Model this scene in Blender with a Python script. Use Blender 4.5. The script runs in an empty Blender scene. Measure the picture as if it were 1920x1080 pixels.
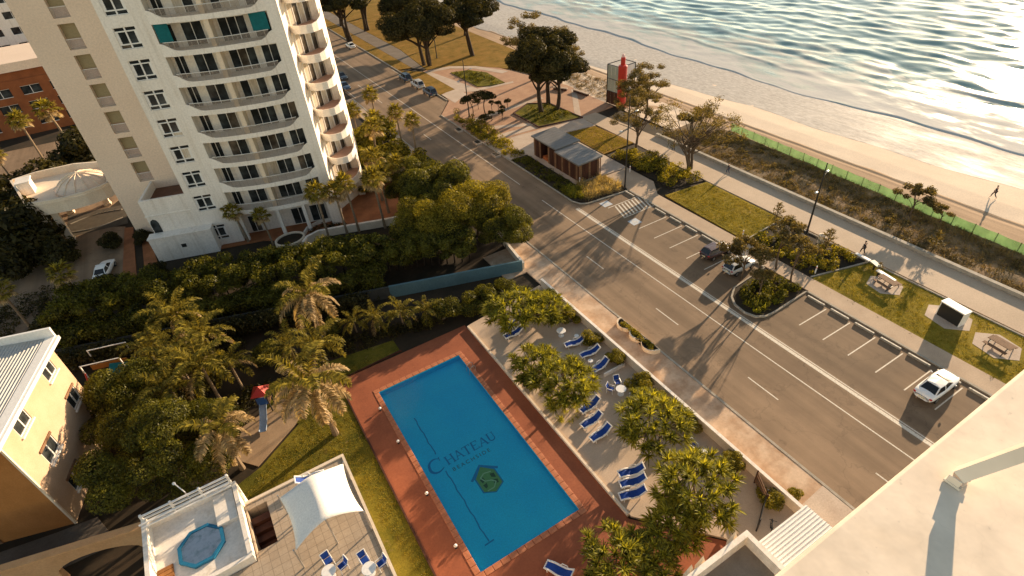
import bpy, math, random
import numpy as np
from mathutils import Vector, Matrix

R = math.radians
S = bpy.context.scene
COL = S.collection

# ------------------------------------------------------------------ camera
CAM_H = 40.0
PITCH, ROLL, YAW = 0.66312, 0.08924, 0.4931
cam_data = bpy.data.cameras.new('camera')
cam = bpy.data.objects.new('camera', cam_data)
COL.objects.link(cam)
_fw = Vector((math.sin(YAW) * math.cos(PITCH), math.cos(YAW) * math.cos(PITCH), -math.sin(PITCH)))
_r = Vector((math.cos(YAW), -math.sin(YAW), 0))
_d = _fw.cross(_r)
_r2 = _r * math.cos(ROLL) + _d * math.sin(ROLL)
_d2 = _d * math.cos(ROLL) - _r * math.sin(ROLL)
mw = Matrix((( _r2.x, -_d2.x, -_fw.x, 0), (_r2.y, -_d2.y, -_fw.y, 0), (_r2.z, -_d2.z, -_fw.z, CAM_H), (0, 0, 0, 1)))
cam.matrix_world = mw
cam_data.sensor_fit = 'HORIZONTAL'
cam_data.sensor_width = 36.0
cam_data.lens = 1052.1 / 1920 * 36
cam_data.clip_start = 0.1
cam_data.clip_end = 3000
S.camera = cam

# ------------------------------------------------------------------ sky, sun, exposure
SUN_EL, SUN_AZ = R(12.6), R(73.0)          # azimuth measured from +Y towards +X
world = bpy.data.worlds.new('World')
S.world = world
world.use_nodes = True
nt = world.node_tree
sky = nt.nodes.new('ShaderNodeTexSky')
sky.sky_type = 'NISHITA'
sky.sun_disc = False
sky.sun_elevation = SUN_EL
sky.sun_rotation = SUN_AZ
sky.air_density = 0.75
sky.dust_density = 0.15
sky.ozone_density = 0.6
bg = nt.nodes['Background']
tint = nt.nodes.new('ShaderNodeMix')
tint.data_type = 'RGBA'; tint.blend_type = 'MULTIPLY'
tint.inputs['Factor'].default_value = 1.0
tint.inputs['B'].default_value = (1.0, 0.83, 0.635, 1)      # the photograph's warm white balance
nt.links.new(sky.outputs['Color'], tint.inputs['A'])
nt.links.new(tint.outputs['Result'], bg.inputs['Color'])
bg.inputs['Strength'].default_value = 0.15
sun_data = bpy.data.lights.new('sun', 'SUN')
sun_data.energy = 5.0
sun_data.angle = R(0.53)
sun_data.color = (1.0, 0.75, 0.49)
sun = bpy.data.objects.new('sun', sun_data)
COL.objects.link(sun)
SUN_DIR = Vector((math.sin(SUN_AZ) * math.cos(SUN_EL), math.cos(SUN_AZ) * math.cos(SUN_EL), math.sin(SUN_EL)))
sun.rotation_euler = SUN_DIR.to_track_quat('Z', 'Y').to_euler()
S.view_settings.view_transform = 'Standard'
S.view_settings.look = 'None'
S.view_settings.exposure = 1.22
S.view_settings.gamma = 1.0
S.view_settings.use_curve_mapping = False
S.cycles.max_bounces = 6
S.cycles.transparent_max_bounces = 12

# ------------------------------------------------------------------ object helpers
def tag(o, label=None, cat=None, group=None, kind=None):
    if label: o['label'] = label
    if cat: o['category'] = cat
    if group: o['group'] = group
    if kind: o['kind'] = kind
    return o

def thing(name, label, cat, loc=(0, 0, 0), rz=0.0, group=None):
    o = bpy.data.objects.new(name, None)
    COL.objects.link(o)
    o.empty_display_size = 0.3
    o.location = loc
    o.rotation_euler = (0, 0, rz)
    return tag(o, label, cat, group)

def children_map():
    return None

KIDS = {}
def link(o, parent=None):
    COL.objects.link(o)
    if parent is not None:
        o.parent = parent
        KIDS.setdefault(parent.name, []).append(o)
    return o

def copy_tree(o, parent=None):
    c = o.copy()
    COL.objects.link(c)
    if parent is not None:
        c.parent = parent
        KIDS.setdefault(parent.name, []).append(c)
    for ch in list(KIDS.get(o.name, [])):
        copy_tree(ch, c)
    return c

class Lib:
    """first use places the prototype itself, later uses place copies"""
    def __init__(self): self.p = {}; self.used = set()
    def put(self, key, make, loc, rz=0.0, scale=1.0, label=None, cat=None, group=None):
        if key not in self.p:
            self.p[key] = make()
        o = self.p[key]
        if key in self.used: o = copy_tree(o)
        self.used.add(key)
        o.location = loc
        o.rotation_euler = (0, 0, rz)
        o.scale = (scale, scale, scale) if not isinstance(scale, tuple) else scale
        tag(o, label, cat, group)
        return o
LIB = Lib()

def new_mesh(name, verts, faces, mats, mi=None, smooth=False):
    me = bpy.data.meshes.new(name)
    me.from_pydata(verts, [], faces)
    for m in (mats if isinstance(mats, (list, tuple)) else [mats]): me.materials.append(m)
    if mi is not None and len(set(mi)) > 1: me.polygons.foreach_set('material_index', mi)
    if smooth: me.polygons.foreach_set('use_smooth', [True] * len(me.polygons))
    me.update()
    return me

class MB:
    def __init__(self, M=None): self.v = []; self.f = []; self.mi = []; self.cur = 0; self.M = M
    def add(self, vs, fs, M=None):
        b = len(self.v)
        for p in vs:
            p = Vector(p)
            if M is not None: p = M @ p
            if self.M is not None: p = self.M @ p
            self.v.append(tuple(p))
        for f in fs:
            self.f.append(tuple(b + i for i in f)); self.mi.append(self.cur)
        return self
    def box(self, x0, x1, y0, y1, z0, z1, M=None):
        return self.add([(x0,y0,z0),(x1,y0,z0),(x1,y1,z0),(x0,y1,z0),(x0,y0,z1),(x1,y0,z1),(x1,y1,z1),(x0,y1,z1)],
            [(0,3,2,1),(4,5,6,7),(0,1,5,4),(1,2,6,5),(2,3,7,6),(3,0,4,7)], M)
    def cbox(self, x0, x1, y0, y1, z0, z1, c=0.02, M=None):
        """box with chamfered top edges"""
        vs = [(x0,y0,z0),(x1,y0,z0),(x1,y1,z0),(x0,y1,z0),(x0,y0,z1-c),(x1,y0,z1-c),(x1,y1,z1-c),(x0,y1,z1-c),
              (x0+c,y0+c,z1),(x1-c,y0+c,z1),(x1-c,y1-c,z1),(x0+c,y1-c,z1)]
        fs = [(0,3,2,1),(8,9,10,11)]
        for i in range(4):
            j = (i + 1) % 4
            fs += [(i, j, 4 + j, 4 + i), (4 + i, 4 + j, 8 + j, 8 + i)]
        return self.add(vs, fs, M)
    def prism(self, poly, z0, z1, M=None, bottom=True):
        n = len(poly)
        a = sum(poly[i][0]*poly[(i+1)%n][1]-poly[(i+1)%n][0]*poly[i][1] for i in range(n))
        if a < 0: poly = list(reversed(poly))
        vs = [(p[0], p[1], z0) for p in poly] + [(p[0], p[1], z1) for p in poly]
        fs = [tuple(range(n, 2*n))] + [(i, (i+1)%n, n+(i+1)%n, n+i) for i in range(n)]
        if bottom: fs.append(tuple(reversed(range(n))))
        return self.add(vs, fs, M)
    def sheet(self, poly, z):
        n = len(poly)
        a = sum(poly[i][0]*poly[(i+1)%n][1]-poly[(i+1)%n][0]*poly[i][1] for i in range(n))
        if a < 0: poly = list(reversed(poly))
        return self.add([(p[0], p[1], z) for p in poly], [tuple(range(n))])
    def tube(self, path, rad, n=8, cap=True):
        path = [Vector(p) for p in path]
        if not isinstance(rad, (list, tuple)): rad = [rad]*len(path)
        vs = []; fs = []
        t0 = (path[1]-path[0]).normalized()
        ref = Vector((0,0,1)) if abs(t0.z) < .9 else Vector((1,0,0))
        a = t0.cross(ref).normalized()
        for i, p in enumerate(path):
            t = (path[min(i+1,len(path)-1)]-path[max(i-1,0)]).normalized()
            a = (a - t*a.dot(t)).normalized(); b = t.cross(a)
            for k in range(n):
                w = 2*math.pi*k/n
                vs.append(p + (a*math.cos(w)+b*math.sin(w))*rad[i])
        for i in range(len(path)-1):
            for k in range(n):
                k2 = (k+1)%n
                fs.append((i*n+k, i*n+k2, (i+1)*n+k2, (i+1)*n+k))
        if cap:
            fs.append(tuple(reversed(range(n)))); fs.append(tuple((len(path)-1)*n+k for k in range(n)))
        return self.add(vs, fs)
    def lathe(self, prof, n=16, c=(0,0)):
        vs = []; fs = []
        for r, z in prof:
            for k in range(n):
                w = 2*math.pi*k/n
                vs.append((c[0]+r*math.cos(w), c[1]+r*math.sin(w), z))
        for i in range(len(prof)-1):
            for k in range(n):
                k2 = (k+1)%n
                fs.append((i*n+k, i*n+k2, (i+1)*n+k2, (i+1)*n+k))
        fs.append(tuple(reversed(range(n)))); fs.append(tuple((len(prof)-1)*n+k for k in range(n)))
        return self.add(vs, fs)
    def blob(self, c, r, seed=0, seg=10, rings=6, amp=.15):
        rg = random.Random(seed); vs = []; fs = []
        for i in range(rings+1):
            ph = math.pi*i/rings
            for k in range(seg):
                w = 2*math.pi*k/seg; q = 1+rg.uniform(-amp, amp)
                vs.append((c[0]+r[0]*math.sin(ph)*math.cos(w)*q, c[1]+r[1]*math.sin(ph)*math.sin(w)*q, c[2]+r[2]*math.cos(ph)*q))
        for i in range(rings):
            for k in range(seg):
                k2 = (k+1)%seg
                fs.append((i*seg+k, (i+1)*seg+k, (i+1)*seg+k2, i*seg+k2))
        return self.add(vs, fs)
    def obj(self, name, mats, parent=None, smooth=False, loc=None, rot=None):
        o = bpy.data.objects.new(name, new_mesh(name, self.v, self.f, mats, self.mi, smooth))
        link(o, parent)
        if loc is not None: o.location = loc
        if rot is not None: o.rotation_euler = rot
        return o
    def bevelled(self, name, mats, w, parent=None, seg=2, loc=None):
        o = self.obj(name, mats, parent, loc=loc)
        b = o.modifiers.new('bevel', 'BEVEL'); b.width = w; b.segments = seg; b.limit_method = 'ANGLE'
        return o

def struct(mb, name, mats, smooth=False):
    return tag(mb.obj(name, mats, None, smooth), kind='structure')

def quads_obj(name, V, mat, parent=None):
    """V: (N,k,3) array, N polygons of k own vertices"""
    N, k = V.shape[0], V.shape[1]
    me = bpy.data.meshes.new(name)
    me.vertices.add(N*k); me.vertices.foreach_set('co', V.reshape(-1).astype(np.float32))
    me.loops.add(N*k); me.loops.foreach_set('vertex_index', np.arange(N*k, dtype=np.int32))
    me.polygons.add(N)
    me.polygons.foreach_set('loop_start', np.arange(0, N*k, k, dtype=np.int32))
    me.materials.append(mat); me.update(calc_edges=True)
    return link(bpy.data.objects.new(name, me), parent)

# ------------------------------------------------------------------ materials
def nodes_of(name):
    m = bpy.data.materials.new(name); m.use_nodes = True
    return m, m.node_tree, m.node_tree.nodes['Principled BSDF']

def mixc(nt, fac, a, b, blend='MIX'):
    x = nt.nodes.new('ShaderNodeMix'); x.data_type = 'RGBA'; x.blend_type = blend
    for s, val in (('Factor', fac), ('A', a), ('B', b)):
        if isinstance(val, (tuple, list)): x.inputs[s].default_value = (*val[:3], 1)
        elif isinstance(val, (int, float)): x.inputs[s].default_value = val
        else: nt.links.new(val, x.inputs[s])
    return x.outputs['Result']

def noise(nt, scale, detail=4, rough=.55, stretch=None, coord='Object', off=None):
    tc = nt.nodes.new('ShaderNodeTexCoord'); out = tc.outputs[coord]
    if stretch or off:
        mp = nt.nodes.new('ShaderNodeMapping')
        if stretch: mp.inputs['Scale'].default_value = stretch
        if off: mp.inputs['Location'].default_value = off
        nt.links.new(out, mp.inputs['Vector']); out = mp.outputs['Vector']
    n = nt.nodes.new('ShaderNodeTexNoise')
    n.inputs['Scale'].default_value = scale; n.inputs['Detail'].default_value = detail; n.inputs['Roughness'].default_value = rough
    nt.links.new(out, n.inputs['Vector'])
    return n.outputs['Fac']

def ramp(nt, fac, stops):
    r = nt.nodes.new('ShaderNodeValToRGB'); e = r.color_ramp.elements
    while len(e) < len(stops): e.new(0.5)
    for i, (p, c) in enumerate(stops):
        e[i].position = p; e[i].color = (*c, 1) if len(c) == 3 else c
    nt.links.new(fac, r.inputs['Fac'])
    return r.outputs['Color']

def g3(x): return (x, x, x)

def bump(nt, b, fac, strength, dist=.02):
    n = nt.nodes.new('ShaderNodeBump'); n.inputs['Strength'].default_value = strength; n.inputs['Distance'].default_value = dist
    nt.links.new(fac, n.inputs['Height']); nt.links.new(n.outputs['Normal'], b.inputs['Normal'])

def mat(name, c1, c2=None, rough=.8, scale=1.2, fine=12.0, bmp=.0, spec=.3, metal=0, stretch=None, lo=.35, hi=.68):
    m, nt, b = nodes_of(name)
    c2 = c2 or tuple(x*.72 for x in c1)
    big = noise(nt, scale, 5, .6, stretch)
    col = ramp(nt, big, [(lo, c2), (hi, c1)])
    fn = noise(nt, fine, 3, .6)
    col = mixc(nt, .5, col, ramp(nt, fn, [(.3, g3(.78)), (.7, g3(1.18))]), 'MULTIPLY')
    nt.links.new(col, b.inputs['Base Color'])
    b.inputs['Roughness'].default_value = rough; b.inputs['Specular IOR Level'].default_value = spec; b.inputs['Metallic'].default_value = metal
    if bmp: bump(nt, b, fn, bmp)
    return m

def plain(name, c, rough=.5, spec=.4, metal=0, coat=0):
    m, nt, b = nodes_of(name)
    fn = noise(nt, 6, 3)
    nt.links.new(mixc(nt, 1.0, c, ramp(nt, fn, [(.3, g3(.9)), (.7, g3(1.06))]), 'MULTIPLY'), b.inputs['Base Color'])
    b.inputs['Roughness'].default_value = rough; b.inputs['Specular IOR Level'].default_value = spec
    b.inputs['Metallic'].default_value = metal; b.inputs['Coat Weight'].default_value = coat
    return m

def leafmat(name, dark, light, trans=.35, obj_noise=.5):
    m, nt, b = nodes_of(name)
    nt.nodes.remove(b)
    geo = nt.nodes.new('ShaderNodeNewGeometry')
    n = noise(nt, obj_noise, 3)
    ad = nt.nodes.new('ShaderNodeMath'); ad.operation = 'ADD'
    ml = nt.nodes.new('ShaderNodeMath'); ml.operation = 'MULTIPLY'; ml.inputs[1].default_value = .55
    nt.links.new(geo.outputs['Random Per Island'], ml.inputs[0])
    nt.links.new(ml.outputs[0], ad.inputs[0]); nt.links.new(n, ad.inputs[1])
    col = ramp(nt, ad.outputs[0], [(.45, dark), (1.05, light)])
    d = nt.nodes.new('ShaderNodeBsdfDiffuse'); t = nt.nodes.new('ShaderNodeBsdfTranslucent'); g = nt.nodes.new('ShaderNodeBsdfGlossy')
    g.inputs['Roughness'].default_value = .45; g.inputs['Color'].default_value = (.9, .9, .9, 1)
    nt.links.new(col, d.inputs['Color'])
    nt.links.new(mixc(nt, 1.0, col, (1.5, 1.35, .5), 'MULTIPLY'), t.inputs['Color'])
    mx = nt.nodes.new('ShaderNodeMixShader'); mx.inputs[0].default_value = trans
    nt.links.new(d.outputs[0], mx.inputs[1]); nt.links.new(t.outputs[0], mx.inputs[2])
    mx2 = nt.nodes.new('ShaderNodeMixShader'); mx2.inputs[0].default_value = .012
    nt.links.new(mx.outputs[0], mx2.inputs[1]); nt.links.new(g.outputs[0], mx2.inputs[2])
    nt.links.new(mx2.outputs[0], nt.nodes['Material Output'].inputs['Surface'])
    return m

def grassmat(name, a, b_, c, scale=.35):
    m, nt, b = nodes_of(name)
    n1 = noise(nt, scale, 6, .65); n2 = noise(nt, 9, 4, .7)
    col = ramp(nt, n1, [(.3, a), (.48, b_), (.66, c)])
    worn = noise(nt, .8, 6, .7, off=(5, 9, 0))
    col = mixc(nt, ramp(nt, worn, [(.60, g3(0)), (.70, g3(.8))]), col, (.24, .165, .075))
    col = mixc(nt, .75, col, ramp(nt, n2, [(.3, g3(.6)), (.7, g3(1.35))]), 'MULTIPLY')
    nt.links.new(col, b.inputs['Base Color'])
    b.inputs['Roughness'].default_value = .95; b.inputs['Specular IOR Level'].default_value = .05
    bump(nt, b, noise(nt, 30, 3), .9, .05)
    return m

def glass_dark(name, tintc=(.02, .022, .022)):
    m, nt, b = nodes_of(name)
    n = noise(nt, .9, 2)
    nt.links.new(ramp(nt, n, [(.4, tintc), (.7, tuple(x*3 for x in tintc))]), b.inputs['Base Color'])
    b.inputs['Roughness'].default_value = .08; b.inputs['Specular IOR Level'].default_value = .17
    return m

def asphalt(name, base, worn):
    m, nt, b = nodes_of(name)
    streak = noise(nt, .55, 4, .6, (1.0, .03, 1.0))
    patch = noise(nt, .18, 5, .65)
    fine = noise(nt, 40, 2)
    col = ramp(nt, streak, [(.35, base), (.65, worn)])
    col = mixc(nt, .6, col, ramp(nt, patch, [(.35, g3(.72)), (.65, g3(1.15))]), 'MULTIPLY')
    col = mixc(nt, .5, col, ramp(nt, fine, [(.3, g3(.75)), (.7, g3(1.25))]), 'MULTIPLY')
    stain = noise(nt, .42, 6, .7, (1.0, .6, 1.0), off=(31, 7, 0))
    col = mixc(nt, .5, col, ramp(nt, stain, [(.30, g3(.62)), (.42, g3(1.0)), (.62, g3(1.0)), (.72, g3(1.12))]), 'MULTIPLY')
    vo = nt.nodes.new('ShaderNodeTexVoronoi'); vo.feature = 'DISTANCE_TO_EDGE'; vo.inputs['Scale'].default_value = .16
    tc = nt.nodes.new('ShaderNodeTexCoord'); wv = nt.nodes.new('ShaderNodeVectorMath'); wv.operation = 'ADD'
    nn = nt.nodes.new('ShaderNodeTexNoise'); nn.inputs['Scale'].default_value = .8; nn.inputs['Detail'].default_value = 5
    nt.links.new(tc.outputs['Object'], nn.inputs['Vector']); nt.links.new(tc.outputs['Object'], wv.inputs[0])
    sc_ = nt.nodes.new('ShaderNodeVectorMath'); sc_.operation = 'SCALE'; sc_.inputs['Scale'].default_value = 3.0
    nt.links.new(nn.outputs['Color'], sc_.inputs[0]); nt.links.new(sc_.outputs[0], wv.inputs[1]); nt.links.new(wv.outputs[0], vo.inputs['Vector'])
    v2 = nt.nodes.new('ShaderNodeTexVoronoi'); v2.inputs['Scale'].default_value = .42; nt.links.new(wv.outputs[0], v2.inputs['Vector'])
    col = mixc(nt, .45, col, ramp(nt, v2.outputs['Distance'], [(.05, g3(.45)), (.16, g3(1.0))]), 'MULTIPLY')
    col = mixc(nt, .3, col, ramp(nt, vo.outputs['Distance'], [(.004, g3(.45)), (.012, g3(1.0))]), 'MULTIPLY')
    nt.links.new(col, b.inputs['Base Color'])
    b.inputs['Roughness'].default_value = .85; b.inputs['Specular IOR Level'].default_value = .25
    bump(nt, b, fine, .3, .01)
    return m

def paintmat(name, c):
    m, nt, b = nodes_of(name)
    n = noise(nt, 7, 5, .7)
    nt.links.new(ramp(nt, n, [(.32, tuple(x*.45 for x in c)), (.5, c)]), b.inputs['Base Color'])
    b.inputs['Roughness'].default_value = .7
    return m

m_earth = mat('garden_earth', (.050, .032, .017), (.022, .017, .009), .95, .25, 3)
m_road = asphalt('road_asphalt', (.19, .128, .078), (.285, .195, .122))
m_park = asphalt('parking_asphalt', (.155, .104, .063), (.215, .147, .09))
m_paint = paintmat('road_paint', (.62, .56, .46))
m_kerb = mat('kerb_concrete', (.42, .37, .30), (.28, .25, .20), .85, 1.5, 14)
m_path = mat('path_concrete', (.48, .36, .25), (.39, .285, .195), .85, .35, 9, .1)
m_prom = mat('promenade_concrete', (.52, .40, .285), (.44, .335, .235), .85, .25, 7, .1)
m_stone = mat('stained_stone_paving', (.56, .41, .285), (.40, .255, .155), .85, .55, 5, .1, lo=.38, hi=.6)
m_grass = grassmat('lawn_grass', (.12, .098, .012), (.24, .185, .024), (.31, .215, .034))
m_grass_g = grassmat('shaded_lawn_grass', (.05, .056, .01), (.12, .108, .016), (.20, .16, .024))  # darker copy of the lawn grass, with shade put into its colour
m_grass_dry = grassmat('dry_park_grass', (.15, .10, .02), (.24, .145, .03), (.30, .17, .045))
m_dune = mat('dune_sand_soil', (.26, .165, .085), (.09, .066, .03), .95, .5, 4, .4)
m_sand = mat('beach_sand', (.74, .60, .45), (.66, .525, .39), .95, .12, 6, .2)
m_sand_track = mat('wheel_rutted_sand', (.50, .34, .21), (.36, .235, .14), .95, .3, 5, .4, stretch=(3, .12, 1))
m_terr = mat('pebble_terrace', (.54, .415, .305), (.47, .355, .255), .9, .3, 16, .25)
m_deck = mat('red_deck_paving', (.36, .11, .048), (.27, .08, .036), .8, .4, 6, .15)
m_deck_edge = mat('orange_coping_tile', (.52, .20, .095), (.40, .14, .065), .6, 1.5, 8)
m_brick_pave = mat('orange_brick_paving', (.36, .14, .055), (.24, .09, .035), .85, .6, 8, .2)
m_plaza = mat('pink_plaza_paving', (.45, .27, .165), (.36, .20, .12), .85, .5, 8, .1)
m_plaza_pale = mat('pale_plaza_paving', (.52, .42, .33), (.44, .34, .26), .85, .5, 8, .1)
m_white = mat('white_render', (.83, .765, .68), (.76, .69, .60), .75, .3, 5, .05)
_nt = m_white.node_tree; _b = _nt.nodes['Principled BSDF']; _l = _b.inputs['Base Color'].links[0].from_socket
_st = noise(_nt, 1.6, 5, .65, (1, 1, .05))
_nt.links.new(mixc(_nt, .8, _l, ramp(_nt, _st, [(.30, (.80, .77, .72)), (.48, (1, 1, 1))]), 'MULTIPLY'), _b.inputs['Base Color'])
m_cream = mat('cream_render', (.78, .66, .51), (.70, .57, .42), .8, .5, 7, .05)
m_tan = mat('tan_render', (.79, .62, .475), (.74, .57, .43), .8, .15, 5, .05)
m_blind = mat('olive_blind', (.34, .27, .15), (.28, .22, .12), .8, .6, 6)
m_glass = glass_dark('dark_window_glass')
m_glass2 = glass_dark('curtained_window_glass', (.06, .048, .036))
m_frame = plain('white_window_frame', (.78, .75, .70), .4)
m_rail = plain('white_rail_paint', (.72, .68, .62), .4)
m_bal = plain('balcony_baluster_paint', (.40, .33, .27), .5)
m_teal = mat('teal_awning', (.004, .13, .14), (.003, .10, .11), .8, 2, 8)
m_curtain = mat('pale_curtain', (.70, .61, .49), (.46, .38, .28), .9, 2.4, 6, stretch=(4, 4, .3))
m_pinktile = mat('pink_balcony_tile', (.56, .36, .27), (.47, .28, .205), .8, 1.0, 8)
m_bluewall = mat('teal_painted_wall', (.12, .21, .23), (.09, .16, .18), .8, .4, 6)
m_dark = plain('dark_metal', (.022, .020, .018), .45)
m_black = plain('black_rubber', (.012, .012, .012), .8)
m_steel = plain('pale_metal', (.5, .48, .45), .35, .5, .7)
m_roofgrey = mat('grey_metal_roof', (.20, .19, .18), (.15, .145, .135), .45, .3, 6)
m_corr = mat('pale_corrugated_roof', (.50, .49, .46), (.42, .41, .385), .45, .5, 6)
m_timber = mat('dark_timber_board', (.085, .03, .016), (.045, .016, .009), .7, 1.2, 14, .2, stretch=(1, 1, .2))
m_timber_l = mat('weathered_timber', (.24, .13, .07), (.15, .08, .04), .8, 1.5, 14, .2)
m_yellowwall = mat('yellow_brick_render', (.53, .37, .25), (.46, .31, .195), .85, .5, 10, .15)
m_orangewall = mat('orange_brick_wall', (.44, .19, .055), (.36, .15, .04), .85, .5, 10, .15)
m_rail_cream = plain('cream_rail_paint', (.78, .66, .52), .5)
m_sail = mat('white_shade_sail', (.82, .79, .73), (.78, .74, .68), .7, .5, 9)
m_blue = mat('blue_sling_fabric', (.011, .06, .31), (.009, .048, .25), .7, 3, 20)
m_plastic = plain('white_plastic', (.80, .78, .74), .35)
m_red = plain('red_paint', (.52, .035, .02), .4)
m_spire = plain('pale_pink_spire', (.75, .48, .42), .5)
def cloth_mat():
    m, nt, b = nodes_of('green_shade_cloth'); nt.nodes.remove(b)
    d = nt.nodes.new('ShaderNodeBsdfDiffuse'); t = nt.nodes.new('ShaderNodeBsdfTranslucent'); tr = nt.nodes.new('ShaderNodeBsdfTransparent')
    col = ramp(nt, noise(nt, .7, 3), [(.35, (.15, .26, .11)), (.65, (.22, .36, .16))])
    nt.links.new(col, d.inputs['Color']); nt.links.new(col, t.inputs['Color'])
    a = nt.nodes.new('ShaderNodeMixShader'); a.inputs[0].default_value = .55; nt.links.new(d.outputs[0], a.inputs[1]); nt.links.new(t.outputs[0], a.inputs[2])
    c = nt.nodes.new('ShaderNodeMixShader'); c.inputs[0].default_value = .35; nt.links.new(a.outputs[0], c.inputs[1]); nt.links.new(tr.outputs[0], c.inputs[2])
    nt.links.new(c.outputs[0], nt.nodes['Material Output'].inputs['Surface'])
    return m
m_green_cloth = cloth_mat()
m_bark = mat('grey_bark', (.16, .11, .07), (.08, .055, .035), .9, 3, 18, .5, stretch=(1, 1, .25))
m_bark_d = mat('dark_bark', (.065, .042, .026), (.03, .02, .012), .9, 3, 18, .5)
m_bark_p = mat('pale_palm_trunk', (.30, .22, .14), (.18, .125, .075), .9, 2, 12, .5, stretch=(.3, .3, 6))
m_leaf = leafmat('broad_leaf', (.012, .016, .003), (.165, .155, .018), .42)
m_leaf_y = leafmat('golden_leaf', (.022, .025, .004), (.32, .265, .025), .45)
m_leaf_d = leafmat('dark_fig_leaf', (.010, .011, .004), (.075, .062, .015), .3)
m_leaf_o = leafmat('olive_coast_leaf', (.05, .042, .014), (.20, .15, .055), .4)
m_pand = leafmat('screw_palm_blade', (.032, .040, .004), (.40, .37, .042), .48, .35)
m_palm = leafmat('palm_frond', (.020, .022, .005), (.34, .275, .04), .48)
m_palm_dry = leafmat('dry_palm_frond', (.20, .135, .06), (.50, .36, .18), .3)
m_tuft = leafmat('dune_tuft', (.07, .055, .018), (.28, .19, .07), .3)
m_tuft_pale = leafmat('pale_ornamental_grass', (.20, .14, .05), (.52, .40, .19), .35)
m_grassblade = leafmat('grass_blade', (.13, .11, .014), (.36, .29, .04), .4)
m_skin = plain('skin', (.42, .25, .17), .6)
m_cloth_d = plain('dark_cloth', (.02, .022, .028), .9)
m_cloth_b = plain('blue_grey_cloth', (.06, .07, .10), .9)
m_hair = plain('dark_hair', (.02, .013, .008), .7)
m_tyre = plain('tyre_rubber', (.012, .012, .012), .85)
m_rim = plain('alloy_rim', (.45, .44, .42), .3, .5, .8)
m_lamp_red = plain('tail_lamp_red', (.35, .012, .01), .25)
m_lamp_clr = plain('head_lamp_clear', (.65, .65, .62), .15, .6)
m_plate = plain('number_plate', (.62, .58, .40), .5)
m_tint = plain('car_window_glass', (.012, .013, .014), .06, .6)

# pool water: a thin see-through sheet that reflects by Fresnel
def water_sheet():
    m, nt, b = nodes_of('pool_water'); nt.nodes.remove(b)
    t = nt.nodes.new('ShaderNodeBsdfTransparent'); t.inputs['Color'].default_value = (.84, .985, 1, 1)
    g = nt.nodes.new('ShaderNodeBsdfGlossy'); g.inputs['Roughness'].default_value = .03
    f = nt.nodes.new('ShaderNodeFresnel'); f.inputs['IOR'].default_value = 1.33
    bp = nt.nodes.new('ShaderNodeBump'); bp.inputs['Strength'].default_value = .45; bp.inputs['Distance'].default_value = .05
    nt.links.new(noise(nt, 1.6, 3), bp.inputs['Height'])
    nt.links.new(bp.outputs['Normal'], g.inputs['Normal']); nt.links.new(bp.outputs['Normal'], f.inputs['Normal'])
    mx = nt.nodes.new('ShaderNodeMixShader')
    nt.links.new(f.outputs[0], mx.inputs[0]); nt.links.new(t.outputs[0], mx.inputs[1]); nt.links.new(g.outputs[0], mx.inputs[2])
    nt.links.new(mx.outputs[0], nt.nodes['Material Output'].inputs['Surface'])
    return m
m_poolwater = water_sheet()
m_spawater = water_sheet(); m_spawater.name = 'clear_spa_water'
for n_ in m_spawater.node_tree.nodes:
    if n_.type == 'BSDF_TRANSPARENT': n_.inputs['Color'].default_value = (1, 1, 1, 1)
m_pooltile = mat('blue_pool_plaster', (.05, .76, .95), (.035, .68, .92), .5, .25, 10)
m_poolline = plain('navy_pool_tile', (.010, .27, .52), .4)
m_poolgreen = plain('green_pool_tile', (.22, .40, .10), .4)
m_poolgrey = plain('grey_blue_pool_tile', (.05, .13, .18), .4)
m_poolpale = plain('pale_green_pool_tile', (.50, .62, .30), .4)
# ================================================================== THE SETTING
RNG = np.random.default_rng(7)
# garden earth, with the hole for the pool basin
mb = MB()
PX0, PX1, PY0, PY1 = 5.48, 14.10, 18.65, 38.90
hx0, hx1, hy0, hy1 = PX0 - .25, PX1 + .25, PY0 - .25, PY1 + .25
for x0, x1, y0, y1 in ((-500, hx0, -120, 700), (hx1, 76, -120, 700), (hx0, hx1, -120, hy0), (hx0, hx1, hy1, 700)):
    mb.sheet([(x0, y0), (x1, y0), (x1, y1), (x0, y1)], -.06)
struct(mb, 'ground', m_earth)

# road and parking asphalt
mb = MB()
mb.sheet([(30.9, -60), (41.35, -60), (41.35, 100), (46.0, 106), (46.0, 520), (30.9, 520)], 0.0)
struct(mb, 'road', m_road)
mb = MB(); mb.sheet([(41.35, -60), (49.62, -60), (49.62, 54.4), (42.4, 55.2), (41.35, 56.8)], 0.0)
struct(mb, 'parking_strip', m_park)

# painted markings: each colour of line one sheet 4 mm over the asphalt
mb = MB(); Z1 = .004
def line(x0, x1, y0, y1): mb.sheet([(x0, y0), (x1, y0), (x1, y1), (x0, y1)], Z1)
line(38.33, 38.45, -60, 60)
line(38.33, 38.45, 66, 400)
line(40.62, 40.98, -60, 55.0)
line(41.08, 41.2, -60, 55.0)
for k in range(-4, 30):
    if k in (4,): continue
    y = 8.4 + 12.2 * k
    line(34.88, 35.0, y - 3.3, y)
for y in (22.47, 19.83, 17.2, 14.51, 11.9, 9.28, 6.65, 4.0): line(44.6, 48.85, y - .055, y + .055)
for y in (45.9, 43.05, 40.3, 37.5, 34.7): line(44.1, 48.85, y - .055, y + .055)
for k in range(4): line(45.3, 45.42, 112 + 6.5 * k, 112 + 6.5 * k + 4.2)
line(31.5, 31.62, 122, 330)
tag(mb.obj('road_line', m_paint), kind='structure')
mb = MB()
for k in range(9):                                  # hatched strip beside the accessible bays
    x = 44.4 + .58 * k
    mb.sheet([(x, 49.3), (x + .24, 49.3), (x + 1.1, 52.2), (x + .86, 52.2)], .008)
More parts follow.
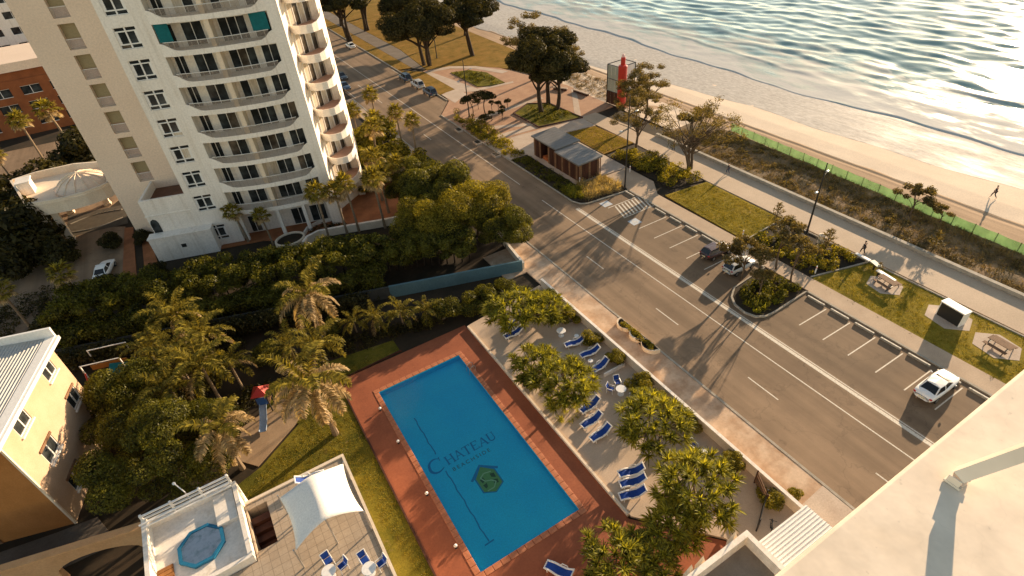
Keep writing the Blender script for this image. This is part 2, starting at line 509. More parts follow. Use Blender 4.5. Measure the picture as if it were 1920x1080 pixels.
line(44.3, 50.2, 49.05, 49.17); line(44.3, 50.2, 52.35, 52.47)
tag(mb.obj('hatch_marking', m_paint), kind='structure')
for cy in (53.5, 47.5):                             # white wheelchair symbols on a pale blue square
    mb = MB(); mb.sheet([(44.1, cy - .65), (45.5, cy - .65), (45.5, cy + .65), (44.1, cy + .65)], .006)
    tag(mb.obj('accessible_bay_square', plain('pale_blue_road_paint', (.46, .50, .54), .7)), kind='structure')
    mb = MB()
    for k in range(14):
        a0, a1 = math.pi * (.55 + .1 * k), math.pi * (.65 + .1 * k)
        mb.add([(44.75 + math.cos(a) * r, cy - .12 + math.sin(a) * r, .01) for a, r in ((a0, .34), (a1, .34), (a1, .24), (a0, .24))], [(0, 3, 2, 1)])
    mb.sheet([(44.68, cy - .1), (44.8, cy - .1), (44.8, cy + .3), (44.68, cy + .3)], .012)
    mb.sheet([(44.68, cy - .1), (45.05, cy - .1), (45.05, cy), (44.68, cy)], .014)
    mb.sheet([(44.98, cy - .42), (45.1, cy - .42), (45.07, cy - .1), (44.95, cy - .1)], .016)
    mb.sheet([(44.66, cy + .36), (44.82, cy + .36), (44.82, cy + .52), (44.66, cy + .52)], .018)
    tag(mb.obj('wheelchair_symbol', m_paint), kind='structure')

# footpath on the near side, kerb, far verge
mb = MB(); mb.prism([(27.25, -40), (30.65, -40), (30.65, 46.6), (27.25, 46.6)], -.1, .10); struct(mb, 'footpath', m_stone)
mb = MB(); mb.prism([(24.5, 46.62), (30.65, 46.62), (30.65, 52.4), (24.5, 52.4)], -.1, .09); struct(mb, 'driveway_apron', m_stone)
mb = MB(); mb.prism([(28.6, 52.42), (30.65, 52.42), (30.65, 122), (28.6, 122)], -.1, .10); struct(mb, 'footpath', m_path)
def kerb_run(pts, w=.22, z=.13, name='kerb', m=None):
    mb = MB(); P = [Vector((*p, 0)) for p in pts]; n = len(P); L = []; Rr = []
    for i, p in enumerate(P):
        t = (P[min(i+1, n-1)] - P[max(i-1, 0)]).normalized(); nn = Vector((-t.y, t.x, 0))
        L.append(p + nn*w/2); Rr.append(p - nn*w/2)
    vs = []
    for i in range(n): vs += [(L[i].x, L[i].y, -.1), (L[i].x, L[i].y, z), (Rr[i].x, Rr[i].y, z), (Rr[i].x, Rr[i].y, -.1)]
    fs = [(0, 1, 2, 3), (4*n-1, 4*n-2, 4*n-3, 4*n-4)]
    for i in range(n-1):
        for k in range(3): fs.append((4*i+k, 4*i+4+k, 4*i+5+k, 4*i+1+k))
    mb.add(vs, fs)
    return tag(mb.obj(name, m or m_kerb), kind='structure')
kerb_run([(30.78, -40), (30.78, 122)])
kerb_run([(41.47, 100), (41.47, 56.9), (42.0, 55.6), (42.9, 55.1), (49.7, 54.5)])
kerb_run([(49.75, -40), (49.75, 25.3)]); kerb_run([(49.75, 31.0), (49.75, 54.3)])
kerb_run([(46.1, 106.5), (46.1, 400)])
# beach-side footpath, lawns, promenade
mb = MB(); mb.prism([(49.88, -40), (52.05, -40), (52.05, 51.0), (54.2, 54.2), (54.2, 60), (49.88, 60)], -.1, .11); struct(mb, 'footpath', m_path)
mb = MB(); mb.prism([(52.1, -40), (59.55, -40), (59.55, 24.6), (52.1, 26.6)], -.1, .08); struct(mb, 'lawn', m_grass)
mb = MB(); mb.prism([(52.4, 36.1), (59.75, 36.6), (60.0, 49.4), (52.7, 50.2)], -.1, .08); struct(mb, 'lawn', m_grass)
mb = MB(); mb.prism([(54.4, 66.0), (60.9, 66.3), (60.4, 76.0), (54.6, 76.9)], -.1, .15); struct(mb, 'lawn', m_grass_dry)
mb = MB(); mb.prism([(52.15, 26.85), (59.45, 24.9), (59.75, 36.2), (52.45, 35.7)], -.1, .05); struct(mb, 'planting_bed', m_earth)
mb = MB(); mb.prism([(54.6, 51.2), (60.1, 49.9), (60.6, 65.8), (54.6, 65.6)], -.1, .06); struct(mb, 'planting_bed', m_earth)
mb = MB(); mb.prism([(41.6, 57.2), (43.0, 55.5), (49.6, 54.9), (49.6, 60.2), (44.8, 60.6), (44.8, 74), (41.6, 74)], -.1, .07); struct(mb, 'planting_bed', m_earth)
kerb_run([(52.2, 26.75), (59.5, 24.8)], .14, .16); kerb_run([(52.45, 35.95), (59.8, 36.45)], .14, .16); kerb_run([(59.68, -40), (59.68, 24.8), (59.68, 36.3)], .14, .17)
mb = MB(); mb.prism([(59.78, -60), (65.1, -60), (65.4, 66), (64.5, 81), (61.05, 81), (60.9, 66), (60.15, 49.4)], -.1, .12); struct(mb, 'promenade', m_prom)
mb = MB(); mb.prism([(44.85, 60.75), (54.3, 60.1), (54.3, 77.2), (60.8, 76.2), (61.0, 80.4), (44.85, 82.0), (41.65, 82.0), (41.65, 74.1), (44.85, 74.1)], -.1, .10); struct(mb, 'kiosk_paving', m_plaza_pale)

# plaza with pink and pale bands
mb = MB(); mb.prism([(41.65, 82.1), (61.0, 80.6), (68.9, 81.2), (69.5, 97), (64.5, 120), (56.0, 127.5), (50.5, 128.5), (46.2, 106), (41.6, 100)], -.1, .10); struct(mb, 'plaza', m_plaza)
for i, poly in enumerate([[(45.6, 87.2), (60.8, 79.0), (61.3, 80.2), (46.0, 88.6)], [(44.8, 92.5), (61.5, 93.8), (61.5, 95.0), (44.8, 93.8)],
        [(61.2, 81.0), (69.3, 93.5), (68.6, 94.3), (60.6, 82.2)], [(46.6, 104), (50.9, 107), (50.9, 111), (46.6, 110.5)],
        [(47.2, 111), (53.2, 107.2), (62.0, 106.2), (62.4, 107.2), (54.2, 108.4), (51.5, 127), (50.4, 127.6)], [(51.6, 126.2), (56.3, 125.4), (60.4, 121.2), (63.4, 113.5), (65.3, 113.9), (61.5, 122.8), (56.8, 127.2), (51.4, 128.0)],
        [(41.8, 82.6), (52, 82), (52, 83.6), (41.8, 84.6)]]):
    mb = MB(); mb.sheet(poly, .104 + .004*i); struct(mb, 'paving_band', m_plaza_pale)
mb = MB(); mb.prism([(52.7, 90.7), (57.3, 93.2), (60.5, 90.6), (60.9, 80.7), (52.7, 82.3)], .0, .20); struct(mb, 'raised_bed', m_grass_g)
kerb_run([(52.55, 90.9), (57.3, 93.4), (60.65, 90.7), (61.05, 80.5), (52.55, 82.15), (52.55, 90.9)], .25, .30, 'bed_edging', m_timber)
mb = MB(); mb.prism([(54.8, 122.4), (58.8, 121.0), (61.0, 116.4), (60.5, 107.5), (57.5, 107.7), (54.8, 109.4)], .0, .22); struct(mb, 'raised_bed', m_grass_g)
# park to the north
mb = MB(); mb.prism([(46.3, 110.6), (50.3, 111.4), (50.3, 127.6), (46.3, 133)], -.1, .14); struct(mb, 'park_lawn', m_grass_dry)
mb = MB(); mb.prism([(51.5, 129), (60, 125), (66, 116), (75, 112), (78, 300), (53.6, 300), (53.6, 150)], -.1, .12); struct(mb, 'park_lawn', m_grass_dry)
mb = MB(); mb.prism([(46.3, 134), (49.4, 133), (49.4, 300), (46.3, 300)], -.1, .12); struct(mb, 'park_lawn', m_grass_dry)
mb = MB(); mb.prism([(49.5, 133), (51.4, 129.4), (53.5, 150), (53.5, 300), (49.5, 300)], -.1, .10); struct(mb, 'footpath', mat('dull_bitumen_path', (.20, .16, .125), (.15, .12, .09), .9, .4, 8))

# dune, beach, wet sand, sea
def fence_x(y): return 73.05 + (y - 6) * .0615 if y < 62 else 76.5 + (y - 62) * .01
def grid_obj(name, xs, ys, zf, mats, xf=None, smooth=True):
    X, Y = np.meshgrid(xs, ys)
    if xf is not None: X = xf(X, Y)
    Z = zf(X, Y)
    V = np.stack([X, Y, Z], -1).reshape(-1, 3); nx, ny = len(xs), len(ys)
    i = np.arange(nx*ny).reshape(ny, nx)
    F = np.stack([i[:-1, :-1], i[:-1, 1:], i[1:, 1:], i[1:, :-1]], -1).reshape(-1, 4)
    me = bpy.data.meshes.new(name)
    me.vertices.add(len(V)); me.vertices.foreach_set('co', V.reshape(-1).astype(np.float32))
    me.loops.add(F.size); me.loops.foreach_set('vertex_index', F.reshape(-1).astype(np.int32))
    me.polygons.add(len(F)); me.polygons.foreach_set('loop_start', np.arange(0, F.size, 4, dtype=np.int32))
    if smooth: me.polygons.foreach_set('use_smooth', np.ones(len(F), dtype=bool))
    me.materials.append(mats); me.update(calc_edges=True)
    o = link(bpy.data.objects.new(name, me)); return tag(o, kind='structure')
def lump(X, Y, s, seed):
    r = np.random.default_rng(seed); Z = np.zeros_like(X)
    for k in range(9):
        a = r.uniform(0, 6.28); w = s * r.uniform(.6, 2.6); Z += np.sin(X*math.cos(a)*w + Y*math.sin(a)*w + r.uniform(0, 6.28)) / (w/s)
    return Z / 5
grid_obj('dune', np.linspace(65.75, 75.8, 34), np.linspace(-60, 66, 240), lambda X, Y: .15 + .14*lump(X, Y, 1.1, 3), m_dune)
grid_obj('dune', np.linspace(69.2, 77.2, 22), np.linspace(66, 112, 80), lambda X, Y: .05 + .10*lump(X, Y, 1.1, 4), m_sand)
def wet_x(Y): return 89.2 - np.minimum(.0011*np.maximum(Y-20, 0)**2, 9.0) + .7*np.sin(Y*.11) + .35*np.sin(Y*.31+1)
def beach_z(X): return np.where(X < 84, .05, .05 - (X-84)*.042)
grid_obj('rutted_sand', np.linspace(73.2, 81.2, 40), np.linspace(-60, 400, 500),
         lambda X, Y: .02 + .05*lump(X, Y, .9, 5) + .05*np.cos((X-80.2)*5.2)*np.exp(-((X-80.2)/1.0)**2) + np.where(X > 80.9, -.05, 0), m_sand_track,
         xf=lambda X, Y: np.where(Y < 62, X + (Y-62)*.0, X))
grid_obj('beach', np.linspace(80.3, 92, 60), np.linspace(-60, 420, 600), lambda X, Y: beach_z(X) + .012*lump(X, Y, 1.6, 6), m_sand)
def wet_mat():
    m, nt, b = nodes_of('wet_sand')
    n = noise(nt, .35, 6, .65, (1, .25, 1)); n2 = noise(nt, 2.2, 5, .7, (1, .4, 1))
    nt.links.new(ramp(nt, n2, [(.38, (.36, .33, .295)), (.64, (.52, .485, .44))]), b.inputs['Base Color'])
    nt.links.new(ramp(nt, n, [(.35, g3(.5)), (.7, g3(.8))]), b.inputs['Roughness'])
    b.inputs['Specular IOR Level'].default_value = .03
    bump(nt, b, n2, .5, .06)
    return m
grid_obj('wet_sand', np.linspace(0, 1, 50), np.linspace(-60, 420, 420), lambda X, Y: beach_z(X) + .012, wet_mat(), xf=lambda X, Y: wet_x(Y) + X*(106-wet_x(Y)))
def shore_x(Y): return 101.2 + 1.1*np.sin(Y*.06+.4) + .7*np.sin(Y*.17) + .25*np.sin(Y*.55+1) + np.maximum(Y-120, 0)*.05
def sea_z(X, Y):
    d = X - shore_x(Y)
    r = np.random.default_rng(11); Z = np.zeros_like(X)
    for lam, amp, n in ((22, .05, 4), (12, .045, 12), (7, .05, 18), (4.2, .042, 22)):
        for k in range(n):
            a = r.normal(0, .42); w = 2*math.pi/(lam*r.uniform(.75, 1.3)); ph = r.uniform(0, 6.28)
            s = np.sin(X*math.cos(a)*w + Y*math.sin(a)*w + ph)
            Z += amp/math.sqrt(n)*1.7*(s*.8 + .35*s*s*np.sign(s))
    env = np.clip((d-3)/22, .0, 1)**.8
    bore = .20*np.clip(d/.5, 0, 1) + .03*lump(X, Y, .8, 8)*np.clip(d, 0, 1)
    for off, am, wd in ((9.5, .13, 1.0), (17.5, .12, 1.2), (28, .04, 1.4)):        # three breaking rollers, broken along the shore
        c = off + 1.8*np.sin(Y*.05+off) + 1.0*np.sin(Y*.13+off*2)
        mod = np.clip(.5 + .9*np.sin(Y*.045+off*1.7) + .4*np.sin(Y*.11+off), 0, 1)
        q = (d-c)/wd
        bore += am*mod*np.where(q < 0, np.exp(-(q*2.1)**2), np.exp(-(q*.75)**2))
    return -.74 + bore + Z*env*np.clip(1.15 - d/260, .55, 1)
def sea_mat():
    m, nt, b = nodes_of('sea_water')
    tc = nt.nodes.new('ShaderNodeTexCoord'); sep = nt.nodes.new('ShaderNodeSeparateXYZ'); nt.links.new(tc.outputs['Object'], sep.inputs[0])
    mr = nt.nodes.new('ShaderNodeMapRange'); mr.inputs['From Min'].default_value = 103; mr.inputs['From Max'].default_value = 132
    mr.inputs['To Min'].default_value = .24; mr.inputs['To Max'].default_value = -.12
    nt.links.new(sep.outputs['X'], mr.inputs['Value'])
    n = noise(nt, .55, 7, .68, (.7, .22, 1)); n2 = noise(nt, .16, 4, .6, (1, .3, 1))
    ad = nt.nodes.new('ShaderNodeMath'); ad.operation = 'ADD'; nt.links.new(n, ad.inputs[0]); nt.links.new(mr.outputs[0], ad.inputs[1])
    ad2 = nt.nodes.new('ShaderNodeMath'); ad2.operation = 'MULTIPLY_ADD'; nt.links.new(n2, ad2.inputs[0]); ad2.inputs[1].default_value = .5; nt.links.new(ad.outputs[0], ad2.inputs[2])
    foam = ramp(nt, ad2.outputs[0], [(.70, g3(0)), (.98, g3(1))])
    col = mixc(nt, foam, (.23, .335, .295), (.52, .51, .48))
    nt.links.new(col, b.inputs['Base Color'])
    nt.links.new(ramp(nt, foam, [(0, g3(.10)), (1, g3(.8))]), b.inputs['Roughness'])
    nt.links.new(ramp(nt, foam, [(0, g3(.5)), (.6, g3(.08))]), b.inputs['Specular IOR Level'])
    b.inputs['IOR'].default_value = 1.33
    rip = noise(nt, 1.1, 6, .7, (1, .45, 1))
    bump(nt, b, rip, .5, .085)
    return m
xs = np.concatenate([np.linspace(0, 1.2, 7), np.linspace(1.5, 60, 150), np.linspace(60.6, 160, 150), np.linspace(161, 420, 130), np.linspace(430, 1800, 60)])
grid_obj('sea', xs, np.concatenate([np.linspace(-300, -40, 60), np.linspace(-39.2, 260, 420), np.linspace(262, 700, 130)]), sea_z, sea_mat(), xf=lambda X, Y: X + shore_x(Y))
mb = MB(); mb.sheet([(103.5, -400), (2600, -400), (2600, 1500), (103.5, 1500)], -3.2); struct(mb, 'sea_floor', m_sand)

# promenade wall
mb = MB(); mb.prism([(65.2, -60), (65.72, -60), (65.95, 66), (65.45, 66)], -.2, .55)
tag(mb.obj('promenade_wall', m_kerb), 'low concrete wall between the promenade and the dune scrub', 'wall')

# pool terrace, red deck, lawns of the near garden
mb = MB(); mb.prism([(16.95, 16.0), (21.4, 11.0), (21.4, 2), (27.0, 2), (27.0, 43.5), (16.95, 42.2)], -.1, .16); struct(mb, 'pool_terrace', m_terr)
mb = MB()
D0, D1, E0, E1 = 2.75, 16.72, 6.0, 42.6
for x0, x1, y0, y1 in ((D0, PX0-.02, E0, E1), (PX1+.02, D1, E0, E1), (PX0-.02, PX1+.02, E0, PY0-.02), (PX0-.02, PX1+.02, PY1+.02, E1)):
    mb.box(x0, x1, y0, y1, -.04, .03)
mb.prism([(16.72, 16.0), (16.72, 6), (21.3, 6), (21.3, 10.9)], -.04, .03)
struct(mb, 'pool_deck', m_deck)
kerb_run([(2.68, 6), (2.68, 42.7), (9.5, 43.0)], .14, .12, 'deck_edging', m_timber)
kerb_run([(16.84, 16.2), (16.84, 42)], .2, .30, 'terrace_edging', m_cream)
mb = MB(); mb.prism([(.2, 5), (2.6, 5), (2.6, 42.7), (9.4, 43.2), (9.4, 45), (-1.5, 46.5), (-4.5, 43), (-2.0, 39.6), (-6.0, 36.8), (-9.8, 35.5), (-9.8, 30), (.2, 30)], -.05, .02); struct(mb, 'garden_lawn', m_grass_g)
mb = MB(); mb.prism([(-7.8, 38.9), (-6.2, 37.0), (-2.2, 39.8), (-.2, 41.8), (-2.6, 43.6), (-6.6, 42.2)], -.04, .035); struct(mb, 'play_sand', mat('damp_play_sand', (.36, .25, .155), (.28, .19, .115), .95, .5, 9))
# yard and lane in the west, tower forecourt
mb = MB(); mb.prism([(-40, 36.2), (-17, 36.2), (-18.4, 39.6), (-21.2, 39.9), (-40, 43)], -.05, .02); struct(mb, 'lane', mat('grey_lane_concrete', (.12, .10, .08), (.085, .07, .055), .9, .5, 6))
mb = MB(); mb.prism([(-60, 62), (-18.0, 74.2), (-14.8, 76.5), (-14.4, 92), (-20, 96), (-60, 84)], -.05, .02); struct(mb, 'driveway', m_road)
mb = MB(); mb.prism([(-15.4, 74.8), (-13.7, 74.3), (-13.4, 91), (-14.5, 91.5)], -.05, .06); struct(mb, 'brick_path', m_brick_pave)
mb = MB(); mb.prism([(-12.7, 75.6), (-10.9, 75.8), (-11.6, 87), (-12.5, 86)], -.05, .06); struct(mb, 'brick_path', m_brick_pave)
mb = MB(); mb.prism([(-3.6, 76.2), (2.1, 74.6), (6.4, 71.2), (9.5, 71.0), (22.5, 66.6), (26.5, 78.5), (16, 83), (-1, 78.8)], -.05, .10); struct(mb, 'brick_terrace', m_brick_pave)
mb = MB(); mb.prism([(-120, 96), (-32, 99), (-20, 96), (-14, 104), (-14, 140), (-120, 150)], -.05, .01); struct(mb, 'side_street', m_road)
# ================================================================== BUILDINGS
def part(mb, name, m, parent, **k): return mb.obj(name, m, parent, **k)
def dupe(o, dz=0.0, dx=0.0, dy=0.0):
    """a copy of a part and its sub-parts under the same thing"""
    c = copy_tree(o, o.parent); c.location = (o.location.x + dx, o.location.y + dy, o.location.z + dz); return c

# ---- white balcony tower: local x runs along the facade, y into the building
T = thing('apartment_tower', 'tall white apartment tower with curved balconies on every floor and a tan wing', 'tower', (-4.5, 77.5, 0), R(-17.46))
LV = [4.6 + 3.375*k for k in range(12)]
TOP = 46.0
mb = MB()
mb.prism([(0, .28), (4.62, .28), (4.62, 1.9), (16.6, 1.9), (16.6, 0), (17.9, 0), (17.9, 4.3), (20.6, 8), (21.3, 8), (21.3, 17), (0, 17)], 0, TOP)
mb.box(0, .72, 0, .28, 0, TOP); mb.box(2.98, 4.62, 0, .28, 0, TOP)
zs = [0.9] + [l + .85 for l in LV]; zt = [3.2] + [l + 3.05 for l in LV]
mb.box(.72, 2.98, 0, .28, 0, zs[0])
for i in range(len(zs)-1): mb.box(.72, 2.98, 0, .28, zt[i], zs[i+1])
mb.box(.72, 2.98, 0, .28, zt[-1], TOP)
mb.box(20.55, 21.45, 7.45, 8.0, 0, TOP)
part(mb, 'wall', m_white, T)
# casement windows on the plain bay
def facade_window():
    o = MB()
    s0, s1, h = .72, 2.98, 2.2
    z = (0, .42, .50, 1.72, 1.80, 2.2)
    o.box(s0, s0+.08, .10, .22, 0, h); o.box(s1-.08, s1, .10, .22, 0, h); o.box(1.78, 1.92, .08, .22, 0, h)
    o.box(s0+.08, s1-.08, .10, .22, 0, .06); o.box(s0+.08, s1-.08, .10, .22, h-.06, h)
    o.box(s0+.08, s1-.08, .10, .22, .40, .52); o.box(s0+.08, s1-.08, .10, .22, 1.70, 1.82)
    for a, b in ((s0+.08, s0+.30), (s1-.30, s1-.08)): o.box(a, b, .12, .21, .52, 1.70)
    w = part(o, 'window', m_frame, T)
    for a, b in ((s0+.08, 1.78), (1.92, s1-.08)):
        for z0, z1 in ((.06, .40), (.52, 1.70), (1.82, h-.06)):
            q = MB(); q.box(a, b, .215, .245, z0, z1); part(q, 'pane', m_glass, w)
    return w
w0 = facade_window(); w0.location.z = zs[0] + .02
for z in zs[1:]: dupe(w0, z + .02 - w0.location.z)
# balconies
def bow(s, d=.85): return -d*(1 - ((s-10.6)/6.1)**2)
SS = [4.5 + 12.2*i/24 for i in range(25)]
def balcony():
    b = MB(); b.prism([(s, bow(s)) for s in SS] + [(16.6, 1.88), (4.64, 1.88)], -.42, 0)
    slab = part(b, 'balcony', m_white, T)
    up = MB()                                           # solid swooping upstands at both ends, a low lip between
    for i in range(24):
        s0, s1 = SS[i], SS[i+1]
        def hgt(s):
            q = max(0, 1 - (s-4.5)/1.9, 1 - (16.7-s)/1.5)
            return .14 + .88*(q*q*(3-2*q))
        for a, c in ((s0, s1),):
            vs = []
            for s in (a, c):
                y = bow(s)
                vs += [(s, y+.01, .002), (s, y+.01, hgt(s)), (s, y+.13, hgt(s)), (s, y+.13, .002)]
            up.add(vs, [(0, 4, 5, 1), (1, 5, 6, 2), (2, 6, 7, 3)])
    part(up, 'upstand', m_white, slab)
    r = MB()
    r.tube([(s, bow(s)+.07, 1.06) for s in SS[1:-1]], .04, 6); r.cur = 1
    n = 92
    for k in range(n):
        s = 5.1 + 11.0*k/(n-1)
        if k % 8 == 0: r.box(s-.03, s+.03, bow(s)+.04, bow(s)+.10, .1, 1.04)
        else: r.box(s-.02, s+.02, bow(s)+.055, bow(s)+.085, .14, 1.03)
    part(r, 'railing', [m_rail, m_bal], slab)
    dv = MB(); dv.box(10.0, 10.5, bow(10.3)+.16, bow(10.3)+.62, .002, 2.95); dv.box(10.16, 10.34, bow(10.3)+.62, 1.88, .002, 2.95)
    part(dv, 'dividing_pillar', m_cream, slab)
    return slab
def sliding_door(s0, s1, n):
    f = MB(); f.box(s0, s1, 1.80, 1.895, 2.46, 2.56)
    for k in range(n+1):
        x = s0 + (s1-s0)*k/n; f.box(x-.035, x+.035, 1.80, 1.895, .05, 2.46)
    d = part(f, 'sliding_door', m_frame, T)
    for k in range(n):
        a, b = s0 + (s1-s0)*k/n + .035, s0 + (s1-s0)*(k+1)/n - .035
        q = MB(); q.box(a, b, 1.845, 1.893, .05, 2.46); part(q, 'pane', m_glass, d)
    return d
bal = balcony(); bal.location.z = LV[0]
doors = [sliding_door(4.9, 6.0, 2), sliding_door(6.95, 9.1, 2), sliding_door(10.85, 13.75, 3), sliding_door(14.5, 16.3, 2)]
for d in doors: d.location.z = LV[0]
for l in LV[1:]:
    dupe(bal, l - LV[0])
    for d in doors: dupe(d, l - LV[0])
for s0, s1, n in ((5.6, 7.0, 2), (11.4, 13.4, 2), (13.9, 16.0, 2)):
    d = sliding_door(s0, s1, n); d.location.z = .2
for s in (5.2, 10.25, 13.6): p = MB(); p.box(s-.22, s+.22, bow(s)+.05, bow(s)+.5, 0, LV[0]-.42); part(p, 'column', m_white, T)
for a, b in ((4.75, 6.15), (14.6, 16.4)):             # two teal drop awnings on one upper balcony
    q = MB(); q.box(a, b, -.02 if a < 9 else -.05, .02, LV[6]+1.08, LV[6]+2.92); tag(part(q, 'awning', m_teal, T), 'teal drop awning')
_cr = random.Random(4)
for d_ in list(T.children) + [o for o in KIDS[T.name]]:
    pass
for o in KIDS[T.name]:                                  # drawn curtains behind a third of the panes
    if o.name.startswith('sliding_door') or o.name.startswith('window'):
        for q in KIDS.get(o.name, []):
            if _cr.random() < .13:
                q.material_slots[0].link = 'OBJECT'; q.material_slots[0].material = m_glass2 if _cr.random() < .6 else m_curtain
# east bay: diagonal window wall with a rounded balcony on each floor
bd = Vector((20.5-18.0, 7.86-4.44, 0)).normalized(); bn = Vector((bd.y, -bd.x, 0))
def bay_window():
    M = Matrix.Translation((18.0, 4.44, 0)) @ Matrix(((bd.x, -bn.x, 0, 0), (bd.y, -bn.y, 0, 0), (0, 0, 1, 0), (0, 0, 0, 1)))
    f = MB(M); L = 4.1
    f.box(.2, L-.1, -.10, -.012, 2.5, 2.6)
    for k in range(5):
        x = .2 + (L-.3)*k/4; f.box(x-.05, x+.05, -.10, -.012, .05, 2.5)
    d = part(f, 'bay_window', m_frame, T)
    for k in range(4):
        q = MB(M); q.box(.25 + (L-.3)*k/4, .15 + (L-.3)*(k+1)/4, -.05, -.014, .05, 2.5)
        part(q, 'pane', m_curtain if k in (0, 2) else m_glass2, d)
    return d
BP = [(17.92, 4.2), (18.5, 3.3), (19.2, 2.85), (20.0, 2.8), (20.7, 3.1), (21.3, 3.8), (21.7, 4.8), (21.85, 6.0), (21.8, 7.2), (21.6, 8.4)]
def bay_balcony():
    b = MB(); b.prism(BP + [(21.32, 8.4), (21.32, 7.98), (20.6, 7.98), (17.92, 4.3)], -.5, 0)
    o = part(b, 'bay_balcony', m_white, T)
    t = MB(); t.sheet([(p[0]*.96+.78, p[1]*.94+.36) for p in BP[1:-1]] + [(20.5, 7.8), (18.15, 4.6)], .006); part(t, 'tiled_floor', m_pinktile, o)
    u = MB()
    n = len(BP)
    for i in range(n-1):
        def hh(k): return .42 + .75*max(0, min(1, (k-4.0)/3.2))**1.5
        vs = []
        for k in (i, i+1):
            x, y = BP[k]; c = Vector((19.6-x, 5.9-y, 0)).normalized()*.14
            vs += [(x, y, .001), (x, y, hh(k)), (x+c.x, y+c.y, hh(k)), (x+c.x, y+c.y, .001)]
        u.add(vs, [(0, 4, 5, 1), (1, 5, 6, 2), (2, 6, 7, 3)])
    part(u, 'upstand', m_white, o)
    return o
bw = bay_window(); bb = bay_balcony(); bw.location.z = LV[0]; bb.location.z = LV[0]
for l in LV[1:]: dupe(bw, l - LV[0]); dupe(bb, l - LV[0])
# tan wing with a column of blinded loggias
mb = MB(); mb.box(-10.4, -.02, 6.9, 17, 0, TOP); mb.box(-10.4, -6.75, 6.0, 6.9, 0, TOP); mb.box(-4.95, -.02, 6.0, 6.9, 0, TOP)
lz0 = [l + .36 for l in LV]; lz1 = [l + 3.12 for l in LV]
mb.box(-6.75, -4.95, 6.0, 6.9, 0, lz0[1])
for i in range(1, 11): mb.box(-6.75, -4.95, 6.0, 6.9, lz1[i], lz0[i+1])
mb.box(-6.75, -4.95, 6.0, 6.9, lz1[11], TOP)
for l in LV[1:]: mb.box(-10.4, -.02, 5.985, 6.0, l+3.30, l+3.34)
tag(part(mb, 'wing', m_tan, T), 'tan wing with a column of blinded loggias')
def loggia():
    b = MB(); b.box(-6.73, -4.97, 6.5, 6.56, 1.15, 2.74); o = part(b, 'blind', m_blind, T)
    r = MB(); r.box(-6.73, -4.97, 6.12, 6.17, 1.08, 1.15)
    for k in range(15): x = -6.68 + k*.12; r.box(x-.015, x+.015, 6.13, 6.16, .02, 1.08)
    part(r, 'railing', m_rail, o)
    k = MB(); k.box(-6.74, -4.96, 6.78, 6.895, .02, 2.74); part(k, 'back_panel', m_pinktile, o)
    return o
lg = loggia(); lg.location.z = lz0[1]
for z in lz0[2:]: dupe(lg, z - lz0[1])
# annex in front of the wing: walled roof terrace over a low rendered block
mb = MB(); mb.box(-5.6, -.02, .02, 5.98, 0, 7.1); mb.box(-5.6, -5.3, .02, 5.98, 7.1, 8.2); mb.box(-5.3, -.02, .02, .32, 7.1, 8.2)
mb.box(-6.1, 1.6, -1.5, .0, 0, 3.4); mb.box(-6.2, 1.65, -1.58, .0, 3.4, 3.55); mb.box(-5.7, .0, -.08, .02, 5.9, 6.05)
mb.box(-3.0, -2.86, -.05, .02, 3.6, 5.9)
part(mb, 'annex', m_white, T)
mb = MB(); mb.sheet([(-5.28, .34), (-.04, .34), (-.04, 5.96), (-5.28, 5.96)], 7.11); tag(part(mb, 'annex_terrace_floor', mat('brown_terrace_tile', (.16, .075, .045), (.10, .05, .03)), T), 'brown tiled roof terrace floor')
mb = MB(); mb.prism([(-.5, 0), (.5, 0), (.5, 1.3), (.35, 1.75), (0, 1.95), (-.35, 1.75), (-.5, 1.3)], -.02, .03, Matrix.Translation((-5.0, -.0, 3.56)) @ Matrix.Rotation(R(90), 4, 'X'))
part(mb, 'arched_window', m_glass, T)
mb = MB(); mb.box(-2.6, -2.0, -1.53, -1.5, 1.6, 2.1); part(mb, 'vent', m_dark, T)

# ---- porte-cochere
P = thing('entrance_canopy', 'cream curved drive-through canopy with a ribbed half dome beside the white tower', 'canopy', (-19, 97, 0))
fr = [(-4.6, -4.7), (-2.5, -5.7), (0, -6.3), (2.5, -6.2), (4.6, -5.6), (5.6, -5.0)]
outl = fr + [(5.6, 4.0), (1, 6.5), (-4, 7.0), (-7.2, 6.2)]
mb = MB(); mb.prism(outl, 5.0, 6.0)
n = len(outl)
for i in range(n):
    a, b = Vector((*outl[i], 0)), Vector((*outl[(i+1) % n], 0)); t = (b-a).normalized(); nn = Vector((-t.y, t.x, 0))*.3
    mb.add([(a.x, a.y, 6.0), (b.x, b.y, 6.0), (b.x, b.y, 7.0), (a.x, a.y, 7.0), ((a+nn).x, (a+nn).y, 6.0), ((b+nn).x, (b+nn).y, 6.0), ((b+nn).x, (b+nn).y, 7.0), ((a+nn).x, (a+nn).y, 7.0)], [(0, 1, 2, 3), (3, 2, 6, 7), (5, 4, 7, 6)])
for i in range(len(fr)-1):
    a, b = fr[i], fr[i+1]; mb.add([(a[0], a[1]-.12, 6.5), (b[0], b[1]-.12, 6.5), (b[0], b[1]-.12, 6.65), (a[0], a[1]-.12, 6.65), (a[0], a[1], 6.5), (b[0], b[1], 6.5), (b[0], b[1], 6.65), (a[0], a[1], 6.65)], [(0, 1, 2, 3), (3, 2, 6, 7), (1, 0, 4, 5)])
part(mb, 'roof', m_cream, P)
mb = MB(); mb.lathe([(3.6, 6.02), (3.5, 6.4), (2.4, 7.3), (1.2, 7.8), (.05, 8.0)], 28, (2.0, -1.0)); part(mb, 'dome', m_tan, P, smooth=True)
